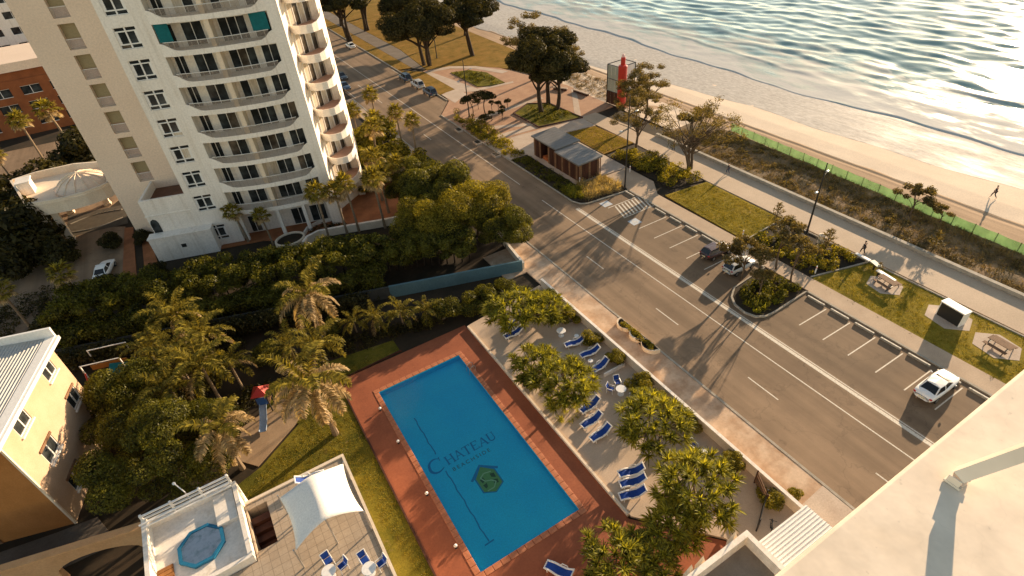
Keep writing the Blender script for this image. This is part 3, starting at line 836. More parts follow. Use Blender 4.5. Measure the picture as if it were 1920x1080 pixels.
for k in range(14):
    a = 2*math.pi*k/14
    mb = MB(); mb.tube([(2.0+math.cos(a)*r, -1.0+math.sin(a)*r, z) for r, z in ((3.62, 6.3), (2.45, 7.36), (1.2, 7.86), (.1, 8.04))], .07, 5); part(mb, 'rib', m_cream, P)
for x, y in ((-3.6, -4.6), (-2.3, -4.3), (-6.3, 5.5), (-2.6, 5.6), (2.5, 5.0)):
    mb = MB(); mb.box(x-.4, x+.4, y-.4, y+.4, 0, 5.0); mb.box(x-.5, x+.5, y-.5, y+.5, 0, .3); part(mb, 'column', m_cream, P)
mb = MB(); mb.box(-5.6, -4.1, 1.0, 3.2, 6.0, 7.7); mb.box(-5.75, -3.95, .85, 3.35, 7.7, 7.9); part(mb, 'roof_turret', m_white, P)
mb = MB(); mb.sheet([(-3, -3), (5, -4.2), (5, 3), (-3, 5)], .03); tag(mb.obj('forecourt', mat('dark_forecourt', (.10, .085, .06), (.07, .055, .04)), None, loc=(-19, 97, 0)), kind='structure')
for yy in (-1.6, 1.4):
    mb = MB(); mb.tube([(-2.6+.5*k, yy + .9*math.sin(k/14*math.pi)*(1 if yy > 0 else -1), .05) for k in range(15)], .12, 5); tag(mb.obj('forecourt_kerb', m_kerb, None, loc=(-19, 97, 0)), kind='structure')

# ---- buildings far left
def block(name, label, x0, x1, y0, y1, h, wallm, trim, nx, nz, seed, z0=2.0, band=1.0, cat='building'):
    t = thing(name, label, cat, (x0, y0, 0)); W, D = x1-x0, y1-y0
    b = MB(); b.box(0, W, .3, D, 0, h)
    fl = (h-z0-band)/nz; cw = W/nx
    xs = [cw*i for i in range(nx+1)]
    b.box(0, W, 0, .3, 0, z0)
    for j in range(nz):
        b.box(0, W, 0, .3, z0+fl*j+1.7, z0+fl*(j+1))
        for i in range(nx+1):
            a = max(0, xs[i]-.9); c = min(W, xs[i]+.9); b.box(a, c, 0, .3, z0+fl*j, z0+fl*j+1.7)
    part(b, 'wall', wallm, t)
    b = MB(); b.box(-.3, W+.3, -.3, D+.3, h, h+band); part(b, 'roof', trim, t)
    first = None
    for j in range(nz):
        for i in range(nx):
            if first is None:
                f = MB(); w = cw-1.8
                f.box(0, w, .1, .2, 0, .08); f.box(0, w, .1, .2, 1.62, 1.7); f.box(w/2-.05, w/2+.05, .1, .2, .08, 1.62)
                first = part(f, 'window', m_frame, t)
                q = MB(); q.box(0, w, .2, .28, .0, 1.7); part(q, 'pane', m_glass, first)
                first.location = (xs[0]+.9, 0, z0)
            else:
                dupe(first, fl*j, xs[i]-xs[0])
    return t
block('brick_apartment_building', 'orange brick apartment block with a cream roof edge behind the palms at far left', -64, -18, 150, 168, 12.2, mat('orange_brick_far', (.30, .10, .035), (.22, .07, .025), .9, .6, 9), m_tan, 9, 3, 3, 1.5, 1.6)
block('white_apartment_building', 'white apartment block with dark windows rising behind the orange brick block', -84, -25, 188, 206, 48, m_white, m_white, 11, 13, 4, 2.5, 1.0)

# ---- brick house in the lower left corner
Hh = thing('brick_house', 'yellow brick three storey house with a pale corrugated roof in the lower left corner', 'house', (-19.9, 40, 0), math.atan2(.964, .267))
LHS, EAV = 10.4, 10.45
mb = MB(); mb.box(.02, LHS, .3, 14, 0, EAV)
wins = [(2.0, 3.95, 8.45, 9.95), (7.7, 9.4, 8.45, 9.95), (2.2, 4.2, 4.75, 6.25), (7.9, 9.6, 4.75, 6.25), (2.2, 4.2, 1.1, 2.6), (7.9, 9.6, 1.1, 2.6)]
cols = [(.02, 2.0), (4.2, 7.7), (9.6, LHS)]
for a, b in cols: mb.box(a, b, 0, .3, 0, EAV)
for a, b, ws in ((2.0, 4.2, [w for w in wins if w[0] < 4]), (7.7, 9.6, [w for w in wins if w[0] > 4])):
    ws = sorted(ws, key=lambda w: w[2]); z = 0
    for w in ws:
        mb.box(a, b, 0, .3, z, w[2]); z = w[3]
        if w[0] > a: mb.box(a, w[0], 0, .3, w[2], w[3])
        if w[1] < b: mb.box(w[1], b, 0, .3, w[2], w[3])
    mb.box(a, b, 0, .3, z, EAV)
part(mb, 'wall', m_yellowwall, Hh)
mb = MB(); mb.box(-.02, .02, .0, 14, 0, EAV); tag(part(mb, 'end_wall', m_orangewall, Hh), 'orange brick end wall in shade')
mb = MB(); mb.box(-.10, -.02, 5.2, 5.5, 0, EAV); part(mb, 'downpipe', m_timber_l, Hh)
mb = MB(); mb.box(-.08, .06, -.08, .08, 0, EAV); part(mb, 'corner_trim', m_cream, Hh)
for a, b, z0, z1 in wins:
    f = MB(); f.box(a, b, .05, .2, z0, z0+.09); f.box(a, b, .05, .2, z1-.09, z1); f.box(a, a+.09, .05, .2, z0+.09, z1-.09); f.box(b-.09, b, .05, .2, z0+.09, z1-.09); m_ = (a+b)/2; f.box(m_-.05, m_+.05, .05, .2, z0+.09, z1-.09)
    w = part(f, 'window', m_frame, Hh)
    for c, d in ((a+.09, m_-.05), (m_+.05, b-.09)): q = MB(); q.box(c, d, .13, .19, z0+.09, z1-.09); part(q, 'pane', m_glass, w)
    q = MB(); q.box(a-.1, b+.1, -.14, .04, z0-.14, z0-.005); part(q, 'sill', m_frame, w)
    q = MB(); q.box(a-.05, b+.05, -.10, -.003, z1+.003, z1+.22); part(q, 'lintel', m_timber_l, w)
mb = MB(); mb.prism([(-.5, EAV+.0), (14.5, EAV+.9), (14.5, EAV+1.05), (-.5, EAV+.15)], -3, 10.9, Matrix(((0, 0, 1, 0), (1, 0, 0, 0), (0, 1, 0, 0), (0, 0, 0, 1))))
rf = part(mb, 'roof', m_corr, Hh)
mb = MB()
for k in range(56):
    y = .35 + .25*k; z = EAV+.15 + (y+.5)*.06
    mb.add([(-3, y-.07, z), (-3, y, z+.06), (-3, y+.07, z), (10.85, y-.07, z), (10.85, y, z+.06), (10.85, y+.07, z)], [(0, 3, 4, 1), (1, 4, 5, 2), (3, 5, 4)])
part(mb, 'roof_ribs', m_corr, rf)
mb = MB(); mb.box(-3, 11.0, -.75, -.5, EAV-.12, EAV+.2); mb.box(-3, 11.0, -.5, .2, EAV+.19, EAV+.26); mb.box(10.9, 11.1, -.5, 14.5, EAV+.1, EAV+1.1); part(mb, 'barge_board', m_frame, Hh)

# ---- podium with the shade sail and the spa
Pd = thing('podium_terrace', 'pale paved roof terrace below the shade sail', 'terrace', (0, 0, 0))
mb = MB(); ZP = 3.0
for x0, x1, y0, y1 in ((-7.35, .15, 8, 27.0), (-7.35, -7.25, 27.0, 30.7), (-5.85, .15, 27.0, 30.7), (-7.35, .15, 30.7, 31.2), (-14.2, -7.36, 8, 26.3)):
    mb.box(x0, x1, y0, y1, -.05, ZP)
mb.box(-7.25, -5.85, 27.0, 30.7, -.05, 1.2)
mpod = mat('podium_paving', (.48, .385, .285), (.40, .31, .22), .85, .5, 6, .15)
_nt = mpod.node_tree; _b = _nt.nodes['Principled BSDF']; _l = _b.inputs['Base Color'].links[0].from_socket
_br = _nt.nodes.new('ShaderNodeTexBrick'); _br.offset = 0; _br.inputs['Scale'].default_value = 1; _br.inputs['Brick Width'].default_value = .6; _br.inputs['Row Height'].default_value = .6; _br.inputs['Mortar Size'].default_value = .02
_br.inputs['Color1'].default_value = (1, 1, 1, 1); _br.inputs['Color2'].default_value = (.9, .9, .9, 1); _br.inputs['Mortar'].default_value = (.62, .62, .62, 1)
_tc = _nt.nodes.new('ShaderNodeTexCoord'); _nt.links.new(_tc.outputs['Object'], _br.inputs['Vector'])
_nt.links.new(mixc(_nt, 1.0, _l, _br.outputs['Color'], 'MULTIPLY'), _b.inputs['Base Color'])
part(mb, 'slab', mpod, Pd)
mb = MB(); mb.box(-7.3, .2, 31.2, 31.45, 0, ZP+.12); mb.box(.15, .35, 8, 31.45, 0, ZP+.10); part(mb, 'edge_parapet', m_cream, Pd)
for k in range(5):
    mb = MB(); mb.box(-7.24+.0, -5.86, 27.05+.62*k, 27.6+.62*k, 1.2, 1.45+.3*k); part(mb, 'stair_tread', m_timber, Pd)
Sp = thing('spa_platform', 'white raised platform with a blue rimmed octagonal spa pool', 'spa', (0, 0, 0))
mb = MB(); mb.box(-13.7, -7.42, 26.4, 33.3, 0, 3.2)
mb.box(-13.7, -13.4, 26.4, 33.3, 3.2, 4.3); mb.box(-13.4, -7.72, 33.0, 33.3, 3.2, 3.75); mb.box(-7.72, -7.42, 26.4, 33.3, 3.2, 3.7); mb.box(-13.4, -7.72, 26.4, 26.7, 3.2, 3.7)
part(mb, 'wall', m_white, Sp)
mb = MB(); mb.box(-9.2, -7.8, 30.2, 32.9, 3.2, 3.55); part(mb, 'step', m_white, Sp)
oc = [(math.cos(math.pi/8 + k*math.pi/4), math.sin(math.pi/8 + k*math.pi/4)) for k in range(8)]
cx, cy = -10.45, 29.5
mb = MB()
for k in range(8):
    a, b = oc[k], oc[(k+1) % 8]
    pts = [(cx+p[0]*r, cy+p[1]*r) for p, r in ((a, 1.62), (b, 1.62), (b, 1.38), (a, 1.38))]
    mb.prism(pts, 3.2, 3.42)
part(mb, 'spa_rim', mat('blue_spa_rim', (.02, .17, .30), (.015, .13, .24), .5, 2, 8), Sp)
mb = MB(); mb.prism([(cx+p[0]*1.37, cy+p[1]*1.37) for p in oc], 3.201, 3.36); part(mb, 'spa_basin', mat('pale_spa_shell', (.86, .86, .86), (.42, .52, .50), .5, 1.5, 4, lo=.28, hi=.5), Sp)
mb = MB(); mb.sheet([(cx+p[0]*1.375, cy+p[1]*1.375) for p in oc], 3.39); part(mb, 'spa_water', m_spawater, Sp)
mb = MB()
for z in (3.95, 4.3, 4.65): mb.box(-13.6, -7.6, 33.08, 33.22, z, z+.1)
for k in range(4): x = -13.55 + 1.95*k; mb.box(x-.07, x+.07, 33.06, 33.24, 3.75, 4.85)
for z in (4.5, 4.85): mb.box(-13.6, -7.6, 32.2, 32.3, z, z+.1)
part(mb, 'railing', m_frame, Sp)
for k in range(7): mb = MB(); mb.box(-13.35, -12.35, 27.0+.33*k, 27.29+.33*k, 3.202, 3.30); part(mb, 'timber_slat', mat('orange_timber_slat', (.34, .15, .045), (.24, .10, .03), .7, 2, 12) if k == 0 else bpy.data.materials['orange_timber_slat'], Sp)
# shade sail
Sl = thing('shade_sail', 'white ridged shade sail stretched over the pale terrace', 'shade sail', (-2.3, 26.4, 3.0))
mb = MB(); N = 12; vs = []; fs = []
for i in range(N+1):
    u = i/N*2-1
    for j in range(N+1):
        v = j/N*2-1
        x = 2.35*u*(1-.10*(1-v*v)); y = 2.25*v*(1-.13*(1-u*u)) + .1*u
        z = 3.15 - 1.25*abs(u)**1.25 + .35*v*v*abs(u) + .15*(1-v*v)
        vs.append((x, y, z))
for i in range(N):
    for j in range(N): a = i*(N+1)+j; fs.append((a, a+N+1, a+N+2, a+1))
mb.add(vs, fs); cl = part(mb, 'fabric', m_sail, Sl, smooth=True)
so = cl.modifiers.new('thick', 'SOLIDIFY'); so.thickness = .012
for x, y in ((-2.4, 2.35), (2.4, 2.4), (2.35, -2.3), (-2.45, -2.3)):
    mb = MB(); mb.tube([(x, y, .002), (x, y, 2.35)], .06, 8); part(mb, 'pole', m_steel, Sl)
for y in (-1.95, 1.95): mb = MB(); mb.tube([(0, y, .002), (0, y, 3.15)], .06, 8); part(mb, 'pole', m_steel, Sl)

# ---- arched garden wall and lane wall
Aw = thing('arched_wall', 'orange cream garden wall with an arched opening in the lower left corner', 'wall', (-14.0, 33.6, 0), math.atan2(2.1, -9.0))
def arch_poly():
    p = [(.1, 0), (.1, 3.3), (14, 3.3), (14, 0), (6.4, 0), (6.4, 1.2)]
    for k in range(11): a = math.pi*k/10; p.append((3.6+2.8*math.cos(a), 1.2+1.15*math.sin(a)))
    return p + [(.8, 0)]
mb = MB(Matrix.Rotation(R(90), 4, 'X')); 
pl = arch_poly(); mb.prism(pl, -.25, .25); part(mb, 'wall', m_orangewall if False else mat('apricot_render', (.60, .34, .17), (.52, .28, .13), .85, .5, 7), Aw)
mb = MB(Matrix.Rotation(R(90), 4, 'X')); q = [(3.6+r*math.cos(math.pi*k/10), 1.2+(r-1.65)*math.sin(math.pi*k/10)) for r in (2.8,) for k in range(11)]
mb.tube([(x, y, .27) for x, y in q], .07, 6); part(mb, 'arch_trim', m_cream, Aw)
mb = MB(); mb.box(.0, 14, -.3, .3, 3.3, 3.42); part(mb, 'coping', mat('apricot_coping', (.64, .36, .17), (.56, .30, .13)), Aw)

# ---- building the photograph is taken from
Ob = thing('balcony_building', 'cream building edge with a slab and handrail in the lower right foreground', 'building', (0, 0, 0))
mb = MB(); mb.box(-8, 14, -18, -.25, 0, 38.14); part(mb, 'wall', m_cream, Ob)
mb = MB(); mb.box(-6, 13, -12, .30, 38.15, 38.40)
mslab = mat('cream_slab', (.86, .725, .57), (.80, .655, .50), .85, .9, 9, .06)
_nt = mslab.node_tree; _b = _nt.nodes['Principled BSDF']; _l = _b.inputs['Base Color'].links[0].from_socket
_vo = _nt.nodes.new('ShaderNodeTexVoronoi'); _vo.feature = 'DISTANCE_TO_EDGE'; _vo.inputs['Scale'].default_value = 1.7
_tc = _nt.nodes.new('ShaderNodeTexCoord'); _n3 = _nt.nodes.new('ShaderNodeTexNoise'); _n3.inputs['Scale'].default_value = 5; _n3.inputs['Detail'].default_value = 5
_sc = _nt.nodes.new('ShaderNodeVectorMath'); _sc.operation = 'SCALE'; _sc.inputs['Scale'].default_value = .5; _ad = _nt.nodes.new('ShaderNodeVectorMath'); _ad.operation = 'ADD'
_nt.links.new(_tc.outputs['Object'], _n3.inputs['Vector']); _nt.links.new(_n3.outputs['Color'], _sc.inputs[0]); _nt.links.new(_sc.outputs[0], _ad.inputs[0]); _nt.links.new(_tc.outputs['Object'], _ad.inputs[1]); _nt.links.new(_ad.outputs[0], _vo.inputs['Vector'])
_c = mixc(_nt, .07, _l, ramp(_nt, _vo.outputs['Distance'], [(.002, g3(.45)), (.008, g3(1.0))]), 'MULTIPLY')
_c = mixc(_nt, .55, _c, ramp(_nt, noise(_nt, 38, 2, .5), [(.70, g3(1.0)), (.77, g3(.7))]), 'MULTIPLY')
_c = mixc(_nt, .45, _c, ramp(_nt, noise(_nt, 1.6, 6, .7, off=(3, 1, 0)), [(.30, (.80, .76, .70)), (.46, (1, 1, 1))]), 'MULTIPLY')
_nt.links.new(_c, _b.inputs['Base Color'])
o = mb.bevelled('slab', mslab, .012, Ob)
foot = Vector((1.56, .19, 38.40)); bdir = Vector((.42, -.50, 1.0)).normalized()
mb = MB(); 
e1 = bdir.cross(Vector((1, 0, 0))).normalized(); e2 = bdir.cross(e1)
w = .019; Lr = 1.1
vs = []
for t in (.0, Lr):
    c = foot + Vector((0, 0, .035)) + bdir*t
    for a, b in ((-1, -1), (1, -1), (1, 1), (-1, 1)): vs.append(tuple(c + e1*w*a + e2*w*b))
mb.add(vs, [(0, 1, 2, 3), (7, 6, 5, 4), (0, 4, 5, 1), (1, 5, 6, 2), (2, 6, 7, 3), (3, 7, 4, 0)])
hr = part(mb, 'handrail', m_rail_cream, Ob)
mb = MB(); mb.box(foot.x-.026, foot.x+.026, foot.y-.023, foot.y+.023, 38.402, 38.41); mb.box(foot.x-.024, foot.x-.019, foot.y-.018, foot.y+.018, 38.41, 38.435); mb.box(foot.x+.019, foot.x+.024, foot.y-.018, foot.y+.018, 38.41, 38.435)
part(mb, 'foot_bracket', m_rail_cream, hr)
for dx in (-.022, .022): mb = MB(); mb.tube([(foot.x+dx, foot.y-.022, 38.412), (foot.x+dx, foot.y-.022, 38.418)], .004, 6); part(mb, 'bolt', m_steel, hr)
# low entrance block and corrugated canopy below
Eb = thing('entrance_block', 'white low block with a raised parapet and pointed finials beside the terrace', 'building', (0, 0, 0))
mb = MB(); mb.box(10, 20.9, 0, 9.6, 0, 3.1); part(mb, 'wall', m_white, Eb)
mb = MB(); mb.box(10, 20.9, 9.25, 9.6, 3.1, 4.0); mb.box(20.55, 20.9, 0, 9.25, 3.1, 4.0); part(mb, 'parapet', m_white, Eb)
mb = MB(); mb.sheet([(10, 0), (20.5, 0), (20.5, 9.2), (10, 9.2)], 3.11); part(mb, 'roof_deck', mat('grey_roof_membrane', (.22, .19, .155), (.17, .145, .115)), Eb)
for x in (16.1, 17.1, 20.0):
    mb = MB(); mb.add([(x-.3, 9.62, 3.2), (x+.3, 9.62, 3.2), (x+.3, 10.0, 3.2), (x-.3, 10.0, 3.2), (x, 9.8, 4.45)], [(0, 3, 2, 1), (0, 1, 4), (1, 2, 4), (2, 3, 4), (3, 0, 4)]); mb.box(x-.3, x+.3, 9.62, 10.0, 0, 3.2); part(mb, 'finial', m_cream, Eb)
Ec = thing('entry_awning', 'white corrugated awning over the entry at the bottom right', 'awning', (21.3, 6.8, 0))
mb = MB(); mb.box(0, 4.9, 0, 2.1, 2.9, 3.0); part(mb, 'roof', m_frame, Ec)
mb = MB()
for k in range(9): y = .1 + .235*k; mb.add([(0, y-.06, 3.001), (0, y, 3.07), (0, y+.06, 3.001), (4.9, y-.06, 3.001), (4.9, y, 3.07), (4.9, y+.06, 3.001)], [(0, 3, 4, 1), (1, 4, 5, 2), (3, 5, 4), (0, 1, 2)])
part(mb, 'roof_ribs', m_frame, Ec)
for x, y in ((.15, 1.9), (4.75, 1.9), (4.75, .15), (.15, .15)): mb = MB(); mb.box(x-.06, x+.06, y-.06, y+.06, .16, 2.9); part(mb, 'post', m_frame, Ec)
mb = MB(); mb.prism([(27.16, 4), (30.64, 4), (30.64, 9.9), (27.16, 9.7)], .10, .114); struct(mb, 'entry_pad', m_plaza_pale)

# ---- kiosk
K = thing('kiosk', 'dark timber kiosk with two grey skillion roofs beside the plaza', 'kiosk', (45.6, 60.7, .1))
mb = MB(); mb.box(.1, 3.7, .1, 8.4, 0, 2.75); mb.box(.1, 3.7, 10.4, 12.4, 0, 2.95); mb.box(1.6, 3.7, 8.4, 10.4, 0, 2.95); part(mb, 'wall', m_timber, K)
bi = None
def boards(x0, y0, x1, y1, h, n):
    d = Vector((x1-x0, y1-y0, 0)); L = d.length; d.normalize(); nn = Vector((d.y, -d.x, 0))
    for k in range(n):
        a = L*k/n+.02; b = L*(k+1)/n-.02; p = Vector((x0, y0, 0))
        q0, q1 = p+d*a, p+d*b; t = .045 + .03*((k*7) % 3)/2
        m = MB(); m.add([(q0.x, q0.y, .02), (q1.x, q1.y, .02), (q1.x+nn.x*t, q1.y+nn.y*t, .02), (q0.x+nn.x*t, q0.y+nn.y*t, .02), (q0.x, q0.y, h), (q1.x, q1.y, h), (q1.x+nn.x*t, q1.y+nn.y*t, h), (q0.x+nn.x*t, q0.y+nn.y*t, h)],
            [(0, 1, 2, 3), (7, 6, 5, 4), (0, 4, 5, 1), (1, 5, 6, 2), (2, 6, 7, 3), (3, 7, 4, 0)])
        m.obj('board', m_timber if (k*5) % 4 else m_timber_l, K)
boards(.1, .1, 3.7, .1, 2.72, 9)
boards(.1, 8.4, .1, .1, 2.7, 18)
boards(.1, 12.4, .1, 10.4, 2.9, 5)
mb = MB(); mb.box(.3, 1.55, 8.6, 10.2, .02, .55); part(mb, 'counter', mat('orange_counter', (.42, .13, .04), (.34, .10, .03)), K)
mb = MB(); mb.box(1.56, 1.595, 8.9, 9.9, .9, 2.2); part(mb, 'service_panel', m_plaza_pale, K)
def skillion(x0, x1, y0, y1, za, zb):
    m = MB(); m.add([(x0, y0, za), (x1, y0, zb), (x1, y1, zb), (x0, y1, za), (x0, y0, za+.22), (x1, y0, zb+.22), (x1, y1, zb+.22), (x0, y1, za+.22)],
        [(0, 3, 2, 1), (4, 5, 6, 7), (0, 1, 5, 4), (1, 2, 6, 5), (2, 3, 7, 6), (3, 0, 4, 7)])
    o = part(m, 'roof', m_roofgrey, K)
    r = MB(); n = int((y1-y0)/.7)
    for k in range(n+1):
        y = y0 + (y1-y0)*k/n
        r.add([(x0, y-.03, za+.221), (x1, y-.03, zb+.221), (x1, y+.03, zb+.221), (x0, y+.03, za+.221), (x0, y-.02, za+.235), (x1, y-.02, zb+.235), (x1, y+.02, zb+.235), (x0, y+.02, za+.235)], [(4, 5, 6, 7), (0, 1, 5, 4), (2, 3, 7, 6), (1, 2, 6, 5), (3, 0, 4, 7)])
    part(r, 'roof_seams', m_roofgrey, o)
skillion(-.35, 4.1, -.2, 5.9, 2.78, 2.95); skillion(-.1, 4.6, 6.0, 12.9, 3.0, 3.2)
for x, y in ((.0, -.0), (3.85, -.0)): mb = MB(); mb.box(x-.06, x+.06, y-.06, y+.06, 0, 2.78); part(mb, 'corner_post', m_timber_l, K)

# ---- glazed beach tower with the red core
B = thing('beach_tower', 'glazed beach lookout tower with a tall red cylinder and pale spire', 'tower', (69.6, 80.7, 0), R(4))
mb = MB()
for x, y in ((0, 0), (4.0, 0), (4.0, 3.1), (0, 3.1)): mb.box(x-.08, x+.08, y-.08, y+.08, 0, 7.3)
for z in (2.4, 4.7, 7.2):
    mb.box(.08, 3.92, -.06, .06, z, z+.12); mb.box(.08, 3.92, 3.04, 3.16, z, z+.12); mb.box(-.06, .06, .08, 3.02, z, z+.12); mb.box(3.94, 4.06, .08, 3.02, z, z+.12)
part(mb, 'frame', m_dark, B)
mg, ntg, bg_ = nodes_of('frosted_tower_glass'); bg_.inputs['Base Color'].default_value = (.78, .76, .71, 1); bg_.inputs['Roughness'].default_value = .15; bg_.inputs['Alpha'].default_value = .72
mg2, ntg, bg_ = nodes_of('green_tower_glass'); bg_.inputs['Base Color'].default_value = (.38, .42, .35, 1); bg_.inputs['Roughness'].default_value = .15; bg_.inputs['Alpha'].default_value = .85
for z0, z1 in ((.1, 2.36), (2.56, 4.66), (4.86, 7.16)):
    for k in range(4):
        q = MB(); q.box(.12+.97*k, 1.03+.97*k, -.03, .01, z0, z1); part(q, 'glass_panel', m_timber_l if z0 < 1 else mg, B)
    for k in range(3):
        q = MB(); q.box(-.03, .01, .12+1.0*k, 1.06+1.0*k, z0, z1); part(q, 'glass_panel', m_timber if z0 < 1 else mg2, B)
mb = MB(); mb.lathe([(.8, 0), (.8, 7.6), (.7, 7.75)], 20, (.2, -.6)); part(mb, 'red_core', m_red, B, smooth=False)
mb = MB(); mb.lathe([(.42, 7.76), (.42, 8.9), (.34, 9.1)], 18, (.4, -.4)); part(mb, 'red_cap', m_red, B)
mb = MB(); mb.lathe([(.30, 9.11), (.27, 9.4), (.15, 9.6)], 12, (.4, -.4)); part(mb, 'spire', m_spire, B)
mb = MB(); mb.box(.1, 3.9, .1, 3.0, 2.42, 2.5); mb.box(.1, 3.9, .1, 3.0, 4.72, 4.8); part(mb, 'floor', m_timber_l, B)
# ================================================================== WALLS, FENCES, POOL
def wall_thing(name, label, pts, w, z0, z1, m, cap=None, cat='wall'):
    t = thing(name, label, cat, (pts[0][0], pts[0][1], 0))
    P = [(p[0]-pts[0][0], p[1]-pts[0][1]) for p in pts]
    def run(w, z0, z1):
        mb = MB(); V = [Vector((*p, 0)) for p in P]; n = len(V); vs = []
        for i, p in enumerate(V):
            d = (V[min(i+1, n-1)]-V[max(i-1, 0)]).normalized(); nn = Vector((-d.y, d.x, 0))*w/2
            vs += [(p.x+nn.x, p.y+nn.y, z0), (p.x+nn.x, p.y+nn.y, z1), (p.x-nn.x, p.y-nn.y, z1), (p.x-nn.x, p.y-nn.y, z0)]
        fs = [(0, 1, 2, 3), (4*n-1, 4*n-2, 4*n-3, 4*n-4)]
        for i in range(n-1):
            for k in range(4): fs.append((4*i+k, 4*i+4+k, 4*i+4+(k+1) % 4, 4*i+(k+1) % 4))
        return mb.add(vs, fs)
    part(run(w, z0, z1), 'wall', m, t)
    if cap: part(run(w+.08, z1, z1+.07), 'coping', cap, t)
    return t
wall_thing('terrace_wall', 'long cream rendered wall between the pool terrace and the street footpath', [(27.1, 1.5), (27.1, 43.2)], .2, 0, 1.15, m_cream, m_white)
wall_thing('boundary_wall', 'teal painted boundary wall along the hedge beside the pool garden', [(27.0, 47.2), (15.9, 50.8), (12.0, 52.1)], .25, -.05, 1.55, m_bluewall)
wall_thing('boundary_wall', 'boundary wall with painted-in shade continuing from the teal wall behind the palms', [(11.98, 52.1), (3.0, 55.2), (-9, 59.3), (-24, 64.2)], .22, -.05, 1.5, mat('shade_grey_wall', (.075, .075, .065), (.05, .05, .045), .9))  # shaded stretch of the teal wall, its shade put into a grey colour
wall_thing('driveway_wall', 'short cream wall at the driveway corner near the big bushy tree', [(27.3, 47.4), (28.1, 53.4)], .25, 0, .9, m_cream, m_white)
th = [(6.4, 68.9), (7.2, 69.9), (8.9, 70.4), (11.5, 69.6), (16.2, 67.9), (20.5, 66.6), (24.5, 66.2)]
wall_thing('garden_wall', 'pale curved garden wall edging the red brick terrace below the white tower', th, .3, 0, 1.05, m_cream, m_white)
t = thing('curved_planter', 'round walled planter holding a small palm beside the tower base', 'planter', (5.2, 71.6, .0))
mb = MB()
for k in range(20):
    a, b = math.pi*2*k/20, math.pi*2*(k+1)/20
    mb.prism([(math.cos(a)*2.0, math.sin(a)*1.7), (math.cos(b)*2.0, math.sin(b)*1.7), (math.cos(b)*1.75, math.sin(b)*1.45), (math.cos(a)*1.75, math.sin(a)*1.45)], 0, .7)
part(mb, 'rim', m_cream, t); mb = MB(); mb.prism([(math.cos(k*.314)*1.76, math.sin(k*.314)*1.46) for k in range(20)], 0, .5); part(mb, 'soil', m_earth, t)
wall_thing('curved_kerb_wall', 'low curved white edging beside the second palm at the tower base', [(7.2, 72.2), (8.0, 73.4), (9.6, 74.0), (12, 73.6)], .25, .1, .55, m_white)

# scalloped street planter
Sc = thing('scalloped_planter', 'scallop edged cream planter on the street footpath', 'planter', (30.55, 27.5, .10))
sc = [(0, 0), (0, 5.9)]
for c, r in ((5.0, .95), (3.0, 1.0), (1.05, 1.05)):
    for k in range(9): a = math.pi/2 + math.pi*k/8; sc.append((math.cos(a)*r*.95 - .12, c + math.sin(a)*r*.98))
mb = MB()
ns = len(sc); cen = Vector((-.45, 2.9))
for i in range(ns):
    a, b = Vector(sc[i]), Vector(sc[(i+1) % ns])
    if (b-a).length < 1e-4: continue
    ia, ib = a + (cen-a).normalized()*.16, b + (cen-b).normalized()*.16
    mb.prism([tuple(a), tuple(b), tuple(ib), tuple(ia)], 0, .48)
part(mb, 'rim', m_cream, Sc)
mb = MB(); mb.prism([tuple(Vector(p) + (cen-Vector(p)).normalized()*.15) for p in sc], 0, .33); part(mb, 'soil', m_earth, Sc)

# green beach fence: posts and cloth panels
Fn = thing('beach_fence', 'green shade cloth fence on posts along the beach edge of the dune', 'fence', (0, 0, 0))
ys = list(np.arange(-34, 62, 2.4))
post = MB(); post.tube([(0, 0, 0), (0, 0, 1.45)], .045, 6)
p0 = part(post, 'post', m_timber_l, Fn); p0.location = (fence_x(ys[0]), ys[0], 0)
for i, y in enumerate(ys):
    if i: q = p0.copy(); link(q, Fn); q.location = (fence_x(y), y, .0)
    if i < len(ys)-1:
        a, b = Vector((fence_x(y), y, 0)), Vector((fence_x(ys[i+1]), ys[i+1], 0)); mb = MB()
        n = 6; vs = []
        for k in range(n+1):
            q = a.lerp(b, k/n); s = -.05*math.sin(math.pi*k/n); o = .05 + .03*math.sin(k*1.7+i)
            vs += [(q.x-o, q.y, .1), (q.x-o*.6, q.y, 1.38+s)]
        mb.add(vs, [(2*k, 2*k+2, 2*k+3, 2*k+1) for k in range(n)])
        pn = part(mb, 'cloth_panel', m_green_cloth, Fn); so = pn.modifiers.new('thick', 'SOLIDIFY'); so.thickness = .01

# ---- swimming pool
Po = thing('swimming_pool', 'blue rectangular swimming pool with lettering and a house emblem on its floor', 'swimming pool', (0, 0, 0))
ZF = -.62
mb = MB(); x0, x1, y0, y1 = PX0, PX1, PY0, PY1
mb.sheet([(x0, y0), (x1, y0), (x1, y1), (x0, y1)], ZF)
mb.add([(x0, y0, ZF), (x1, y0, ZF), (x1, y0, .02), (x0, y0, .02)], [(0, 3, 2, 1)]); mb.add([(x0, y1, ZF), (x1, y1, ZF), (x1, y1, .02), (x0, y1, .02)], [(0, 1, 2, 3)])
mb.add([(x0, y0, ZF), (x0, y1, ZF), (x0, y1, .02), (x0, y0, .02)], [(0, 1, 2, 3)]); mb.add([(x1, y0, ZF), (x1, y1, ZF), (x1, y1, .02), (x1, y0, .02)], [(0, 3, 2, 1)])
part(mb, 'basin', m_pooltile, Po)
mb = MB(); mb.sheet([(x0+.002, y0+.002), (x1-.002, y0+.002), (x1-.002, y1-.002), (x0+.002, y1-.002)], -.07); part(mb, 'water_surface', m_poolwater, Po)
tile = MB(); tile.cbox(-.31, .31, -.23, .23, .031, .062, .012); tl = part(tile, 'coping_tile', m_deck_edge, Po); first = [True]
